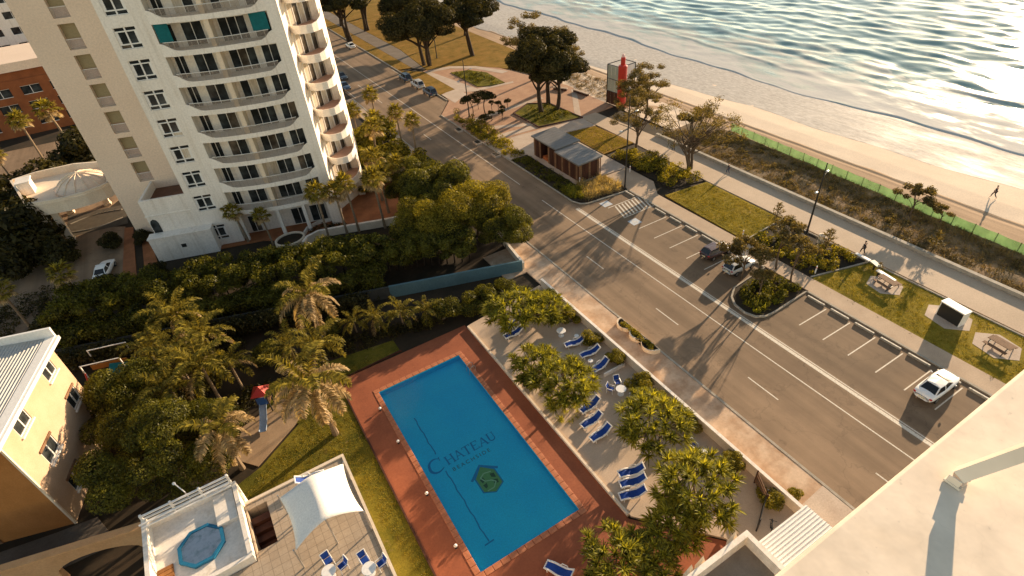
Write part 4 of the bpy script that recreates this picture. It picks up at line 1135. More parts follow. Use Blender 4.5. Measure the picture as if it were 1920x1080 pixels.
def coping(x, y, rz):
    if first[0]: o = tl; first[0] = False
    else: o = tl.copy(); link(o, Po)
    o.location = (x, y, RNG.uniform(0, .006)); o.rotation_euler = (0, 0, rz + RNG.uniform(-.01, .01))
n = int((y1-y0)/.64)
for k in range(n):
    y = y0 + (k+.5)*(y1-y0)/n
    coping(x0-.22, y, R(90)); coping(x1+.22, y, R(90))
n = int((x1-x0+.9)/.64)
for k in range(n):
    x = x0-.45 + (k+.5)*(x1-x0+.9)/n
    coping(x, y0-.24, 0); coping(x, y1+.24, 0)
z = ZF + .004
def ripple(mb):
    mb.v = [(x + .035*math.sin(3.3*y + 1.1*x) + .015*math.sin(7.9*y+2*x), y + .03*math.sin(3.7*x + .9*y), zz) for x, y, zz in mb.v]; return mb
mb = MB()
for a, b in ((29.9, 34.6), (20.58, 27.9)):
    n_ = 40
    for k in range(n_): u, v = a + (b-a)*k/n_, a + (b-a)*(k+1)/n_; mb.sheet([(7.13, u), (7.23, u), (7.23, v), (7.13, v)], z)
mb.sheet([(6.8, 20.45), (7.56, 20.45), (7.56, 20.57), (6.8, 20.57)], z)
part(ripple(mb), 'lane_line', m_poolline, Po)
# serif capitals drawn as strokes; x, y in cap heights
def stroke(mb, x0, y0, x1, y1, w, M):
    d = Vector((x1-x0, y1-y0)); d.normalize(); n = Vector((-d.y, d.x))*w/2
    f = lambda x, y: (M[0]+x*M[2], M[1]+y*M[2])
    mb.sheet([f(x0-n.x, y0-n.y), f(x1-n.x, y1-n.y), f(x1+n.x, y1+n.y), f(x0+n.x, y0+n.y)], mb.zz); mb.zz += .0006
def letter(mb, ch, M):
    s = lambda *a: stroke(mb, *a, M)
    T_, t_ = .14, .065
    def ser(x, y, w=.30): s(x-w/2, y, x+w/2, y, .06)
    if ch == 'C':
        f = lambda a, r: (M[0]+(.5+math.cos(a)*r)*M[2], M[1]+(.5+math.sin(a)*r)*M[2])
        for k in range(18):
            a0, a1 = R(48+14.8*k), R(48+14.8*(k+1)); 
            w0, w1 = [.05+.10*abs(math.sin((aa-R(48))/R(266)*math.pi)) for aa in (a0, a1)]
            mb.sheet([f(a0, .5), f(a1, .5), f(a1, .5-w1), f(a0, .5-w0)], mb.zz); mb.zz += .0004
        s(.83, .70, .86, .98, .05); return 1.0
    if ch == 'H':
        s(.16, 0, .16, 1, T_); s(.74, 0, .74, 1, T_); s(.2, .52, .7, .52, t_)
        for x in (.16, .74): ser(x, .03); ser(x, .97)
        return .92
    if ch == 'A':
        s(.12, 0, .45, 1, t_); s(.45, 1, .80, 0, T_); s(.24, .34, .66, .34, t_); ser(.12, .03, .26); ser(.80, .03, .30); return .92
    if ch == 'T':
        s(.42, 0, .42, .98, T_); s(.02, .96, .82, .96, t_); ser(.42, .03); s(.05, .76, .05, .98, .06); s(.79, .76, .79, .98, .06); return .86
    if ch == 'E':
        s(.18, 0, .18, 1, T_); s(.1, .97, .70, .97, t_); s(.2, .52, .56, .52, t_); s(.1, .03, .74, .03, t_); s(.68, .78, .68, 1, .05); s(.72, 0, .72, .24, .05); return .80
    if ch == 'U':
        s(.18, .28, .18, 1, T_); s(.72, .28, .72, 1, t_)
        for k in range(8):
            a0, a1 = math.pi + math.pi*k/8, math.pi + math.pi*(k+1)/8
            s(.45+.27*math.cos(a0), .28+.25*math.sin(a0), .45+.27*math.cos(a1), .28+.25*math.sin(a1), .11)
        ser(.18, .97); ser(.72, .97, .24); return .92
mb = MB(); mb.zz = ZF + .006
letter(mb, 'C', (5.95, 28.05, 1.5))
x = 7.55
for ch in 'HATEAU': x += letter(mb, ch, (x, 28.3, .92))*.92 + .0
part(ripple(mb), 'lettering', m_poolline, Po)
def text_part(body, x, y, size, z, m, parent, name='lettering', space=1.0):
    cu = bpy.data.curves.new('text', 'FONT'); cu.body = body; cu.size = size; cu.space_character = space
    o = bpy.data.objects.new('text', cu); COL.objects.link(o)
    dg = bpy.context.evaluated_depsgraph_get(); me = bpy.data.meshes.new_from_object(o.evaluated_get(dg))
    bpy.data.objects.remove(o); bpy.data.curves.remove(cu)
    me.materials.clear(); me.materials.append(m)
    q = bpy.data.objects.new(name, me); link(q, parent); q.location = (x, y, z); return q
text_part('BEACHSIDE', 7.7, 27.50, .52, ZF+.008, m_poolgrey, Po, 'small_lettering', 1.45)
# emblem: navy house outline, green house inside, four dark wedges and a pale S ribbon
mb = MB(); mb.sheet([(8.45, 25.85), (9.75, 26.88), (11.05, 25.85), (10.92, 25.68), (10.72, 25.82), (10.72, 24.32), (9.75, 23.8), (8.78, 24.32), (8.78, 25.82), (8.58, 25.68)], ZF+.006); em = part(mb, 'emblem', m_poolline, Po)
mb = MB(); mb.sheet([(8.9, 25.78), (9.75, 26.62), (10.62, 25.78), (10.62, 24.38), (9.75, 23.9), (8.9, 24.38)], ZF+.010); part(mb, 'emblem_house', m_poolgreen, em)
mb = MB()
for pts in ([(9.12, 25.5), (9.45, 25.62), (9.5, 25.3), (9.2, 25.1)], [(10.1, 25.62), (10.45, 25.5), (10.4, 25.05), (10.08, 25.25)], [(9.12, 24.95), (9.48, 25.0), (9.42, 24.65), (9.2, 24.55)], [(10.05, 24.98), (10.42, 24.85), (10.36, 24.5), (10.0, 24.6)]): mb.sheet(pts, ZF+.014)
part(mb, 'emblem_mark', plain('dark_green_pool_tile', (.06, .11, .03), .4), em)
mb = MB()
pv = [(10.3, 25.75), (9.7, 25.9), (9.25, 25.65), (9.45, 25.2), (9.95, 25.0), (10.2, 24.7), (9.8, 24.3), (9.2, 24.3)]
for i in range(len(pv)-1):
    a, b = Vector(pv[i]), Vector(pv[i+1]); d = (b-a).normalized(); nn = Vector((-d.y, d.x))*.05
    mb.sheet([tuple(a-nn), tuple(b-nn), tuple(b+nn), tuple(a+nn)], ZF+.016+.0005*i)
part(mb, 'emblem_ribbon', m_poolpale, em)
for y in (36.7, 32.3, 26.3, 21.2):                                     # white bollard lights at the pool edge
    def mk():
        o = thing('pool_light', '', 'light'); q = MB(); q.lathe([(.10, .0), (.10, .03), (.05, .05), (.05, .22)], 10); part(q, 'post', m_dark, o)
        q = MB(); q.lathe([(.05, .221), (.13, .26), (.14, .33), (.08, .40), (.01, .42)], 12); part(q, 'globe', m_plastic, o, smooth=True); return o
    LIB.put('pool_light', mk, (4.83, y, .03), label='small white globe light on the left edge of the pool, %s' % {36.7: 'nearest the top corner', 32.3: 'second from the top', 26.3: 'third from the top', 21.2: 'lowest in the photo'}[y], group='globe lights along the pool edge')
def mk_rail():
    o = thing('pool_handrail', 'curved steel handrail at the right edge of the pool', 'handrail')
    for dy in (-.3, .3):
        q = MB(); q.tube([(.45, dy, 0), (.45, dy, .75), (.3, dy, .88), (.05, dy, .85), (-.2, dy, .5), (-.25, dy, -.1)], .025, 6); part(q, 'rail', m_steel, o)
    return o
LIB.put('rail', mk_rail, (PX1-.1+.02, 36.2, .03))

# ================================================================== STREET FURNITURE
def mk_stop():
    o = thing('wheel_stop', '', 'wheel stop')
    q = MB(); q.cbox(-.11, .11, -1.0, 1.0, .0, .20, .03); part(q, 'bar', m_kerb, o)
    q = MB(); q.box(-.075, .075, -.96, .96, .2002, .206); part(q, 'sunlit_top', m_paint, o)  # pale strip puts the sunlight on the bar's top into the colour
    for y in (-.75, .75): q = MB(); q.lathe([(.03, .2065), (.03, .215)], 8, (0, y)); part(q, 'bolt', m_dark, o)
    return o
stops = [(21.15, 'first below the planted island'), (18.5, 'second below the planted island'), (15.85, 'third below the planted island'), (13.2, 'beside the bay left of the white sedan'), (10.6, 'in front of the white sedan'), (7.95, 'nearest the cream building slab'),
         (23.85, 'touching the planted island'), (47.3, 'nearest the hatched strip'), (44.5, 'second from the hatched strip'), (41.7, 'third from the hatched strip'), (38.9, 'beside the dark hatchback'), (36.1, 'in front of the dark hatchback'), (33.3, 'in front of the silver car'), (53.6, 'between the hatched strip and the kiosk bed')]
for y, w in stops: LIB.put('stop', mk_stop, (49.1, y, .0), label='concrete wheel stop %s' % w, group='wheel stops along the parking bays')

def mk_lamp(h, arm):
    o = thing('street_lamp', '', 'street lamp')
    q = MB(); q.tube([(0, 0, 0), (0, 0, h*.5), (0, 0, h)], [.12, .10, .06], 10); part(q, 'pole', m_dark, o)
    q = MB(); q.lathe([(.22, 0), (.22, .12), (.14, .2), (.14, .7), (.12, .75)], 12); part(q, 'base', m_dark, o)
    for s, z in ((1, h*.80), (-1, h*.66)):
        q = MB(); q.tube([(0, 0, z), (.6*s*arm, 0, z+.15), (1.3*s*arm, 0, z+.2)], .035, 6); ar = part(q, 'arm', m_dark, o)
        q = MB(); q.blob((1.55*s*arm, 0, z+.2), (.34, .17, .08), 1, 10, 6, 0); part(q, 'lamp_head', m_steel, ar, smooth=True)
    return o
LIB.put('lamp1', lambda: mk_lamp(9.6, 1), (59.2, 32.5, 0), R(20), label='dark street lamp in the planting bed beside the promenade', group='street lamps')
LIB.put('lamp2', lambda: mk_lamp(13.6, 1), (49.7, 55.3, 0), R(10), label='tallest dark street lamp at the corner of the kiosk bed', group='street lamps')
LIB.put('lamp3', lambda: mk_lamp(10.5, 1), (45.3, 95.3, 0.1), R(10), label='slender street lamp among the plaza trees near the road', group='street lamps')
LIB.put('lamp3', None, (57.5, 135.6, .1), R(40), label='distant slender street lamp under the large dark park trees', group='street lamps')

def mk_picnic(timber, top):
    o = thing('picnic_table', '', 'picnic table')
    for k in range(4): q = MB(); q.box(-1.0, 1.0, -.40+.205*k, -.215+.205*k, .70, .76); part(q, 'table_board', top, o)
    for s in (-1, 1):
        for k in range(2): q = MB(); y = s*(.78+.0) + (k-.5)*.19; q.box(-1.0, 1.0, y-.085, y+.085, .42, .47); part(q, 'bench_board', timber, o)
    for x in (-.75, .75):
        q = MB(); q.tube([(x, -.95, 0), (x, -.3, .69)], .045, 5); q.tube([(x, .95, 0), (x, .3, .69)], .045, 5); q.box(x-.04, x+.04, -.92, .92, .36, .42); part(q, 'leg_frame', m_dark, o)
    return o
def mk_slab(pts): return pts
for cx, cy, r in ((57.0, 21.3, 1.7), (57.0, 14.8, 2.0), (56.4, 10.2, 1.9)):
    mb = MB(); mb.prism([(cx+r*math.cos(a+.3)*1.0, cy+r*math.sin(a+.3)*1.1) for a in (0, 1.05, 2.09, 3.14, 4.19, 5.24)], .0, .098); struct(mb, 'hexagonal_pad', m_plaza_pale)
# sheltered picnic table
o = LIB.put('pic1', lambda: mk_picnic(m_timber_l, m_timber_l), (56.2, 10.0, .098), R(83), label='timber picnic table on the pinkish pad nearest the cream building', group='picnic tables on the strip lawn')
LIB.put('pic1', None, (57.1, 21.2, .098), R(80), label='pale picnic table on the lawn beside the planting bed', group='picnic tables on the strip lawn')
bs = thing('bench_seat', 'long white topped bench beside the upper picnic table', 'bench', (57.9, 21.9, .098), R(80))
mb = MB(); mb.box(-1.1, 1.1, -.22, .22, .5, .62); part(mb, 'seat', m_plastic, bs); mb = MB(); mb.box(-.9, -.75, -.15, .15, 0, .5); mb.box(.75, .9, -.15, .15, 0, .5); part(mb, 'leg', m_dark, bs)
bq = thing('barbecue_bench', 'white tiled double barbecue cabinet standing on the strip lawn', 'barbecue', (56.9, 14.6, .098), R(82))
mb = MB(); mb.box(-1.0, 1.0, -.4, .35, 0, .9); part(mb, 'cabinet', m_dark, bq); mb = MB(); mb.cbox(-1.15, 1.15, -.5, .45, .9, 1.0, .02); part(mb, 'benchtop', m_plastic, bq)  # cabinet coloured dark to carry the shade of the near side
mb = MB(); mb.box(-1.02, -.0, .352, .40, .05, .88); mb.box(.02, 1.02, .352, .40, .05, .88); part(mb, 'door', m_plastic, bq)
for x in (-.5, .5): mb = MB(); mb.box(x-.3, x+.3, -.3, .25, 1.002, 1.02); part(mb, 'hotplate', m_steel, bq)
mb = MB(); mb.box(-1.08, 1.08, .42, .50, 0.0, 1.55); part(mb, 'shaded_face', m_dark, bq); mb = MB(); mb.box(-1.2, 1.2, -.45, .56, 1.56, 1.68); part(mb, 'hood', m_plastic, bq)  # near face coloured black for the shade that lies on it
for x in (-1.17, 1.09): mb = MB(); mb.box(x, x+.08, -.42, .5, 0, 1.55); part(mb, 'side_panel', m_plastic, bq)
bn_ = thing('white_bench', 'white slab bench at the edge of the promenade beside the planting bed', 'bench', (59.3, 25.4, .12), R(86))
mb = MB(); mb.cbox(-.9, .9, -.22, .22, .38, .5, .03); part(mb, 'seat', m_plastic, bn_); mb = MB(); mb.box(-.7, -.5, -.18, .18, 0, .38); mb.box(.5, .7, -.18, .18, 0, .38); part(mb, 'leg', m_kerb, bn_)
bi = thing('litter_bin', 'pale round litter bin in the planting bed by the promenade', 'bin', (58.7, 30.3, .05))
mb = MB(); mb.lathe([(.36, 0), (.36, 1.1), (.38, 1.12), (.38, 1.2), (.2, 1.28)], 16); part(mb, 'body', m_cream, bi); mb = MB(); mb.lathe([(.16, 1.281), (.16, 1.29)], 12); part(mb, 'opening', m_black, bi)
st = thing('sign_board', 'grey green interpretive sign lectern at the corner of the picnic lawn', 'sign', (58.6, 23.6, .08), R(70))
mb = MB(); mb.box(-.6, .6, -.3, .3, .85, .92); part(mb, 'panel', plain('grey_green_panel', (.24, .27, .22)), st); mb = MB(); mb.box(-.06, .06, -.06, .06, 0, .85); part(mb, 'post', m_dark, st)
for x, y, lb in ((53.5, 58.6, 'short pale bollard beside the tall street lamp'), (45.4, 60.4, 'white bollard at the near corner of the kiosk'), (53.1, 26.9, 'pale bollard at the lower corner of the planting bed'), (52.6, 36.6, 'pale bollard at the corner of the strip lawn and planting bed')):
    def mk():
        o = thing('bollard', '', 'bollard'); q = MB(); q.lathe([(.08, 0), (.08, .95), (.05, 1.02)], 10); part(q, 'post', m_frame, o); q = MB(); q.lathe([(.084, .75), (.084, .85)], 10); part(q, 'band', m_red, o); return o
    LIB.put('bollard', mk, (x, y, .1), label=lb, group='bollards beside the paths')
for x0, y0, x1, y1, lb in ((68.3, 93.0, 68.8, 88.8, 'long dark plaza bench nearest the beach tower'), (66.0, 97.0, 67.6, 94.2, 'shorter dark plaza bench behind the bedded trees')):
    d = Vector((x1-x0, y1-y0, 0)); o = thing('plaza_bench', lb, 'bench', ((x0+x1)/2, (y0+y1)/2, .1), math.atan2(d.y, d.x)); L = d.length/2
    mb = MB(); mb.box(-L, L, -.3, .3, .35, .5); part(mb, 'seat', m_plaza_pale, o); mb = MB(); mb.box(-L+.1, L-.1, -.26, .26, 0, .35); part(mb, 'plinth', m_timber, o)
for i, y in enumerate((90.6, 83.4, 77.0)):
    def mk():
        o = thing('kerb_planter_box', '', 'planter'); q = MB(); q.cbox(-.5, .5, -.8, .8, 0, .35, .04); part(q, 'box', m_plaza_pale, o); q = MB(); q.box(-.4, .4, -.7, .7, .35, .36); part(q, 'soil', m_earth, o); return o
    LIB.put('kpb', mk, (40.6, y, .0), label='pale concrete block on the road edge, %s' % ('farthest from the kiosk', 'between the other two', 'nearest the kiosk')[i], group='pale blocks along the cycle lane')

# terrace clutter by the lower gate
gt = thing('garden_gate', 'dark steel gate frame open beside the terrace wall at lower right', 'gate', (23.6, 10.2, .16), R(28))
mb = MB()
for z in (.1, 1.3): mb.tube([(0, 0, z), (2.6, 0, z)], .035, 6)
for k in range(8): mb.tube([(.05+.36*k, 0, .1), (.05+.36*k, 0, 1.3)], .018, 5)
part(mb, 'leaf', m_dark, gt); 
for x in (0, 2.6): mb = MB(); mb.tube([(x, 0, 0), (x, 0, 1.6)], .06, 8); part(mb, 'post', m_dark, gt)
ct = thing('timber_screen', 'weathered orange timber screen by the terrace wall end', 'screen', (25.6, 11.2, .16), R(60))
for k in range(4): mb = MB(); mb.box(0, 1.9, -.03, .03, .25+.32*k, .48+.32*k); part(mb, 'slat', m_timber_l, ct)
for x in (-.08, 1.9): mb = MB(); mb.box(x, x+.08, -.05, .05, 0, 1.6); part(mb, 'post', m_timber, ct)
bk = thing('bicycle', 'dark bicycle parked beside the entry awning', 'bicycle', (24.3, 9.6, .16), R(35))
for x in (-.52, .52):
    q = MB(); q.tube([(x+.33*math.cos(a), 0, .34+.33*math.sin(a)) for a in [k*math.pi/8 for k in range(17)]], .025, 5, cap=False); part(q, 'wheel', m_black, bk)
q = MB(); q.tube([(-.52, 0, .34), (-.15, 0, .85), (.38, 0, .85), (-.08, 0, .36), (-.15, 0, .85)], .02, 5); q.tube([(.52, 0, .34), (.38, 0, .85), (.34, 0, 1.02)], .02, 5); q.tube([(-.52, 0, .34), (-.08, 0, .36)], .018, 5); part(q, 'frame', m_dark, bk)
q = MB(); q.tube([(.34, -.26, 1.04), (.34, .26, 1.04)], .018, 5); part(q, 'handlebar', m_dark, bk); q = MB(); q.blob((-.2, 0, .93), (.13, .07, .04), 2); part(q, 'saddle', m_black, bk)

# ---- pool furniture
def mk_lounger():
    o = thing('sun_lounger', '', 'sun lounger')
    prof = [(-1.0, .30), (-.75, .36), (-.45, .38), (-.15, .31), (.15, .30), (.42, .36), (.7, .56), (.98, .80)]
    q = MB(); vs = []
    for x, z in prof:
        w = .27 + .03*math.cos(x*3)
        vs += [(x, -w, z), (x, w, z), (x, -w, z-.03), (x, w, z-.03)]
    n = len(prof)
    fs = []
    for i in range(n-1): a = 4*i; fs += [(a, a+4, a+5, a+1), (a+2, a+3, a+7, a+6), (a, a+2, a+6, a+4), (a+1, a+5, a+7, a+3)]
    fs += [(0, 1, 3, 2), (4*n-4, 4*n-2, 4*n-1, 4*n-3)]
    q.add(vs, fs); part(q, 'sling', m_blue, o, smooth=False)
    for s in (-1, 1):
        q = MB(); q.tube([(x, s*(.33+.03*math.cos(x*3)), z) for x, z in prof], .075, 6); part(q, 'side_rail', m_plastic, o)
        for x, z in ((-.8, .33), (.45, .34)): q = MB(); q.tube([(x, s*.33, z), (x+.04, s*.36, 0)], [.045, .035], 6); part(q, 'leg', m_plastic, o)
        q = MB(); q.tube([(-.05, s*.36, .32), (.05, s*.42, .55), (.45, s*.42, .55), (.52, s*.36, .42)], .035, 6); part(q, 'armrest', m_plastic, o)
    for x, z in ((-1.02, .30), (1.0, .82)): q = MB(); q.tube([(x, -.36, z), (x, .36, z)], .05, 6); part(q, 'end_rail', m_plastic, o)
    return o
LG = [(20.5, 39.2, 0, 'upper of the two loungers under the top terrace tree'), (20.1, 38.0, -3, 'lower of the two loungers under the top terrace tree'), (24.4, 33.2, -14, 'beside a white table near the terrace wall'), (24.8, 31.2, -8, 'half shaded between the wall shrubs'),
      (24.4, 29.2, 6, 'just above the low terrace divider'), (20.7, 25.9, 4, 'topmost of the row of three, partly under the tree'), (19.8, 24.5, 1, 'in the middle of the three by the pool kerb'), (19.6, 23.0, 3, 'lowest of the row of three by the pool kerb'),
      (19.3, 18.75, -20, 'topmost of the three side by side near the lower kerb'), (18.8, 18.0, -20, 'middle of the three side by side near the lower kerb'), (18.1, 17.2, -20, 'lowest of the three side by side near the lower kerb'), (10.1, 15.6, -60, 'alone on the red deck at the foot of the pool')]
for x, y, a, w in LG: LIB.put('lounger', mk_lounger, (x, y, .03 if y < 16 else .16), R(a), label='blue and white sun lounger ' + w, group='blue sun loungers around the pool')
LIB.put('lounger', None, (-2.5, 30.5, 3.0), R(-8+180), label='blue sun lounger on the pale terrace above the shade sail', group='blue sun loungers around the pool')
def mk_table():
    o = thing('round_table', '', 'table')
    q = MB(); q.lathe([(.46, .68), (.48, .70), (.46, .73)], 20); part(q, 'table_top', m_plastic, o); q = MB(); q.lathe([(.05, .03), (.05, .68)], 8); part(q, 'stem', m_plastic, o); q = MB(); q.lathe([(.3, 0), (.3, .03)], 12); part(q, 'foot', m_plastic, o); return o
def mk_side():
    o = thing('side_table', '', 'table')
    q = MB(); q.lathe([(.24, .40), (.25, .42), (.24, .44)], 16); part(q, 'table_top', m_plastic, o)
    for k in range(3): q = MB(); a = 2.1*k; q.tube([(.12*math.cos(a), .12*math.sin(a), .40), (.2*math.cos(a), .2*math.sin(a), 0)], .02, 5); part(q, 'leg', m_plastic, o)
    return o
for x, y, z, w, k in ((24.1, 35.1, .16, 'white round table near the top of the terrace wall', 't'), (25.1, 33.8, .16, 'small white side table behind a blue lounger', 's'), (24.1, 30.2, .16, 'small white side table between two blue loungers', 's'), (24.0, 25.6, .16, 'white round table between blue chairs under the middle tree', 't'),
                      (24.9, 16.6, .16, 'white round table beside a single blue chair under the lower tree', 't'), (-3.35, 22.5, 3.0, 'left white round table on the pale terrace at the bottom edge', 't'), (-1.05, 21.2, 3.0, 'right white round table on the pale terrace at the bottom edge', 't')):
    LIB.put('tab'+k, mk_table if k == 't' else mk_side, (x, y, z), label=w, group='white tables around the pool')
def mk_chair():
    o = thing('garden_chair', '', 'chair')
    q = MB(); q.cbox(-.24, .24, -.24, .24, .42, .47, .015); part(q, 'seat', m_blue, o)
    q = MB(); q.add([(-.22, .24, .5), (.22, .24, .5), (.25, .40, .95), (-.25, .40, .95), (-.22, .27, .5), (.22, .27, .5), (.25, .43, .95), (-.25, .43, .95)], [(0, 1, 2, 3), (7, 6, 5, 4), (0, 4, 5, 1), (1, 5, 6, 2), (2, 6, 7, 3), (3, 7, 4, 0)]); part(q, 'backrest', m_blue, o)
    for s in (-1, 1):
        q = MB(); q.tube([(s*.28, -.26, 0), (s*.28, -.26, .64), (s*.28, .26, .64), (s*.28, .42, .98)], .03, 6); part(q, 'frame', m_plastic, o)
        q = MB(); q.tube([(s*.28, .28, 0), (s*.28, .28, .62)], .03, 6); part(q, 'leg', m_plastic, o)
    q = MB(); q.tube([(-.28, .42, .98), (.28, .42, .98)], .03, 6); part(q, 'top_rail', m_plastic, o)
    return o
for x, y, z, a, w in ((23.4, 26.3, .16, 30, 'blue and white chair upper left of the table under the middle tree'), (24.4, 26.6, .16, -20, 'blue and white chair above the table under the middle tree'), (24.7, 24.7, .16, 200, 'blue and white chair below the table under the middle tree'),
                   (25.0, 17.7, .16, 10, 'single blue chair by the table under the lower terrace tree'), (-3.2, 23.35, 3.0, 10, 'blue chair behind the left white table at the bottom edge'), (-2.5, 22.5, 3.0, -75, 'blue chair right of the left white table at the bottom edge'), (-1.1, 22.05, 3.0, 8, 'blue chair behind the right white table at the bottom edge'), (-.25, 21.2, 3.0, -80, 'blue chair right of the right white table at the bottom edge')):
    LIB.put('chair', mk_chair, (x, y, z), R(a), label=w, group='blue chairs around the white tables')
wall_thing('terrace_divider', 'low white divider wall jutting from the terrace wall into the pool terrace', [(24.1, 28.1), (26.5, 28.1)], .15, .16, .6, m_white)

# playground
Sd = thing('playground_slide', 'small playground slide with red roof and blue chute on the sand patch', 'slide', (-4.0, 43.2, .03), R(-110))
mb = MB()
for x, y in ((-.5, -.5), (.5, -.5), (.5, .5), (-.5, .5)): mb.box(x-.05, x+.05, y-.05, y+.05, 0, 2.3)
part(mb, 'post', m_dark, Sd); mb = MB(); mb.box(-.55, .55, -.55, .55, 1.05, 1.12); part(mb, 'platform', m_timber_l, Sd)
mb = MB(); mb.add([(-.75, -.75, 2.3), (.75, -.75, 2.3), (.75, .75, 2.3), (-.75, .75, 2.3), (-.0, -.0, 2.95)], [(0, 1, 4), (1, 2, 4), (2, 3, 4), (3, 0, 4), (3, 2, 1, 0)]); part(mb, 'roof', m_red, Sd)
mb = MB(); path = [(.55, 1.1), (1.0, .95), (1.8, .45), (2.5, .2), (3.0, .18)]; vs = []
for x, z_ in path: vs += [(x, -.3, z_+.2), (x, -.26, z_), (x, .26, z_), (x, .3, z_+.2)]
mb.add(vs, [(4*i+k, 4*i+4+k, 4*i+5+k, 4*i+1+k) for i in range(len(path)-1) for k in range(3)])
ch = part(mb, 'chute', plain('pale_blue_plastic', (.36, .44, .55), .3), Sd); so = ch.modifiers.new('thick', 'SOLIDIFY'); so.thickness = .03
mb = MB(); mb.box(.52, .58, -.45, .45, 1.12, 2.0); part(mb, 'panel', plain('blue_plastic', (.02, .09, .32), .35), Sd)
Ph = thing('play_frame', 'colourful play equipment with red rail and teal tarp beside the brick house', 'play equipment', (-16.6, 57.8, 0), R(-15))
mb = MB()
for x, y in ((-1.8, -1.2), (1.8, -1.2), (1.8, 1.2), (-1.8, 1.2)): mb.box(x-.05, x+.05, y-.05, y+.05, 0, 2.6)
for y in (-1.2, 1.2): mb.box(-1.8, 1.8, y-.04, y+.04, 2.52, 2.6)
part(mb, 'frame', m_frame, Ph); mb = MB(); mb.tube([(-1.8, -1.2, 1.6), (-1.6, -2.2, .4)], .08, 6); part(mb, 'rail', m_red, Ph)
mb = MB(); mb.add([(.2, -1.8, 1.0), (1.8, -1.9, .8), (1.9, -.3, 1.2), (.1, -.2, 1.4)], [(0, 1, 2, 3)]); ta = part(mb, 'tarp', m_teal, Ph); so = ta.modifiers.new('t', 'SOLIDIFY'); so.thickness = .02
mb = MB(); mb.box(-1.7, 1.7, -.05, .05, .9, 1.5); part(mb, 'panel', mat('orange_play_panel', (.40, .16, .03)), Ph)
wl = thing('wall_lamp', 'thin white lamp on an arm behind the spa platform railing', 'lamp', (-10.6, 33.6, 3.0), R(120))
mb = MB(); mb.tube([(0, 0, -3.0), (0, 0, 1.6), (.9, 0, 2.0)], .04, 6); part(mb, 'pole', m_frame, wl); mb = MB(); mb.blob((1.0, 0, 2.0), (.16, .12, .06), 1, 8, 5, 0); part(mb, 'lamp_head', m_plastic, wl)

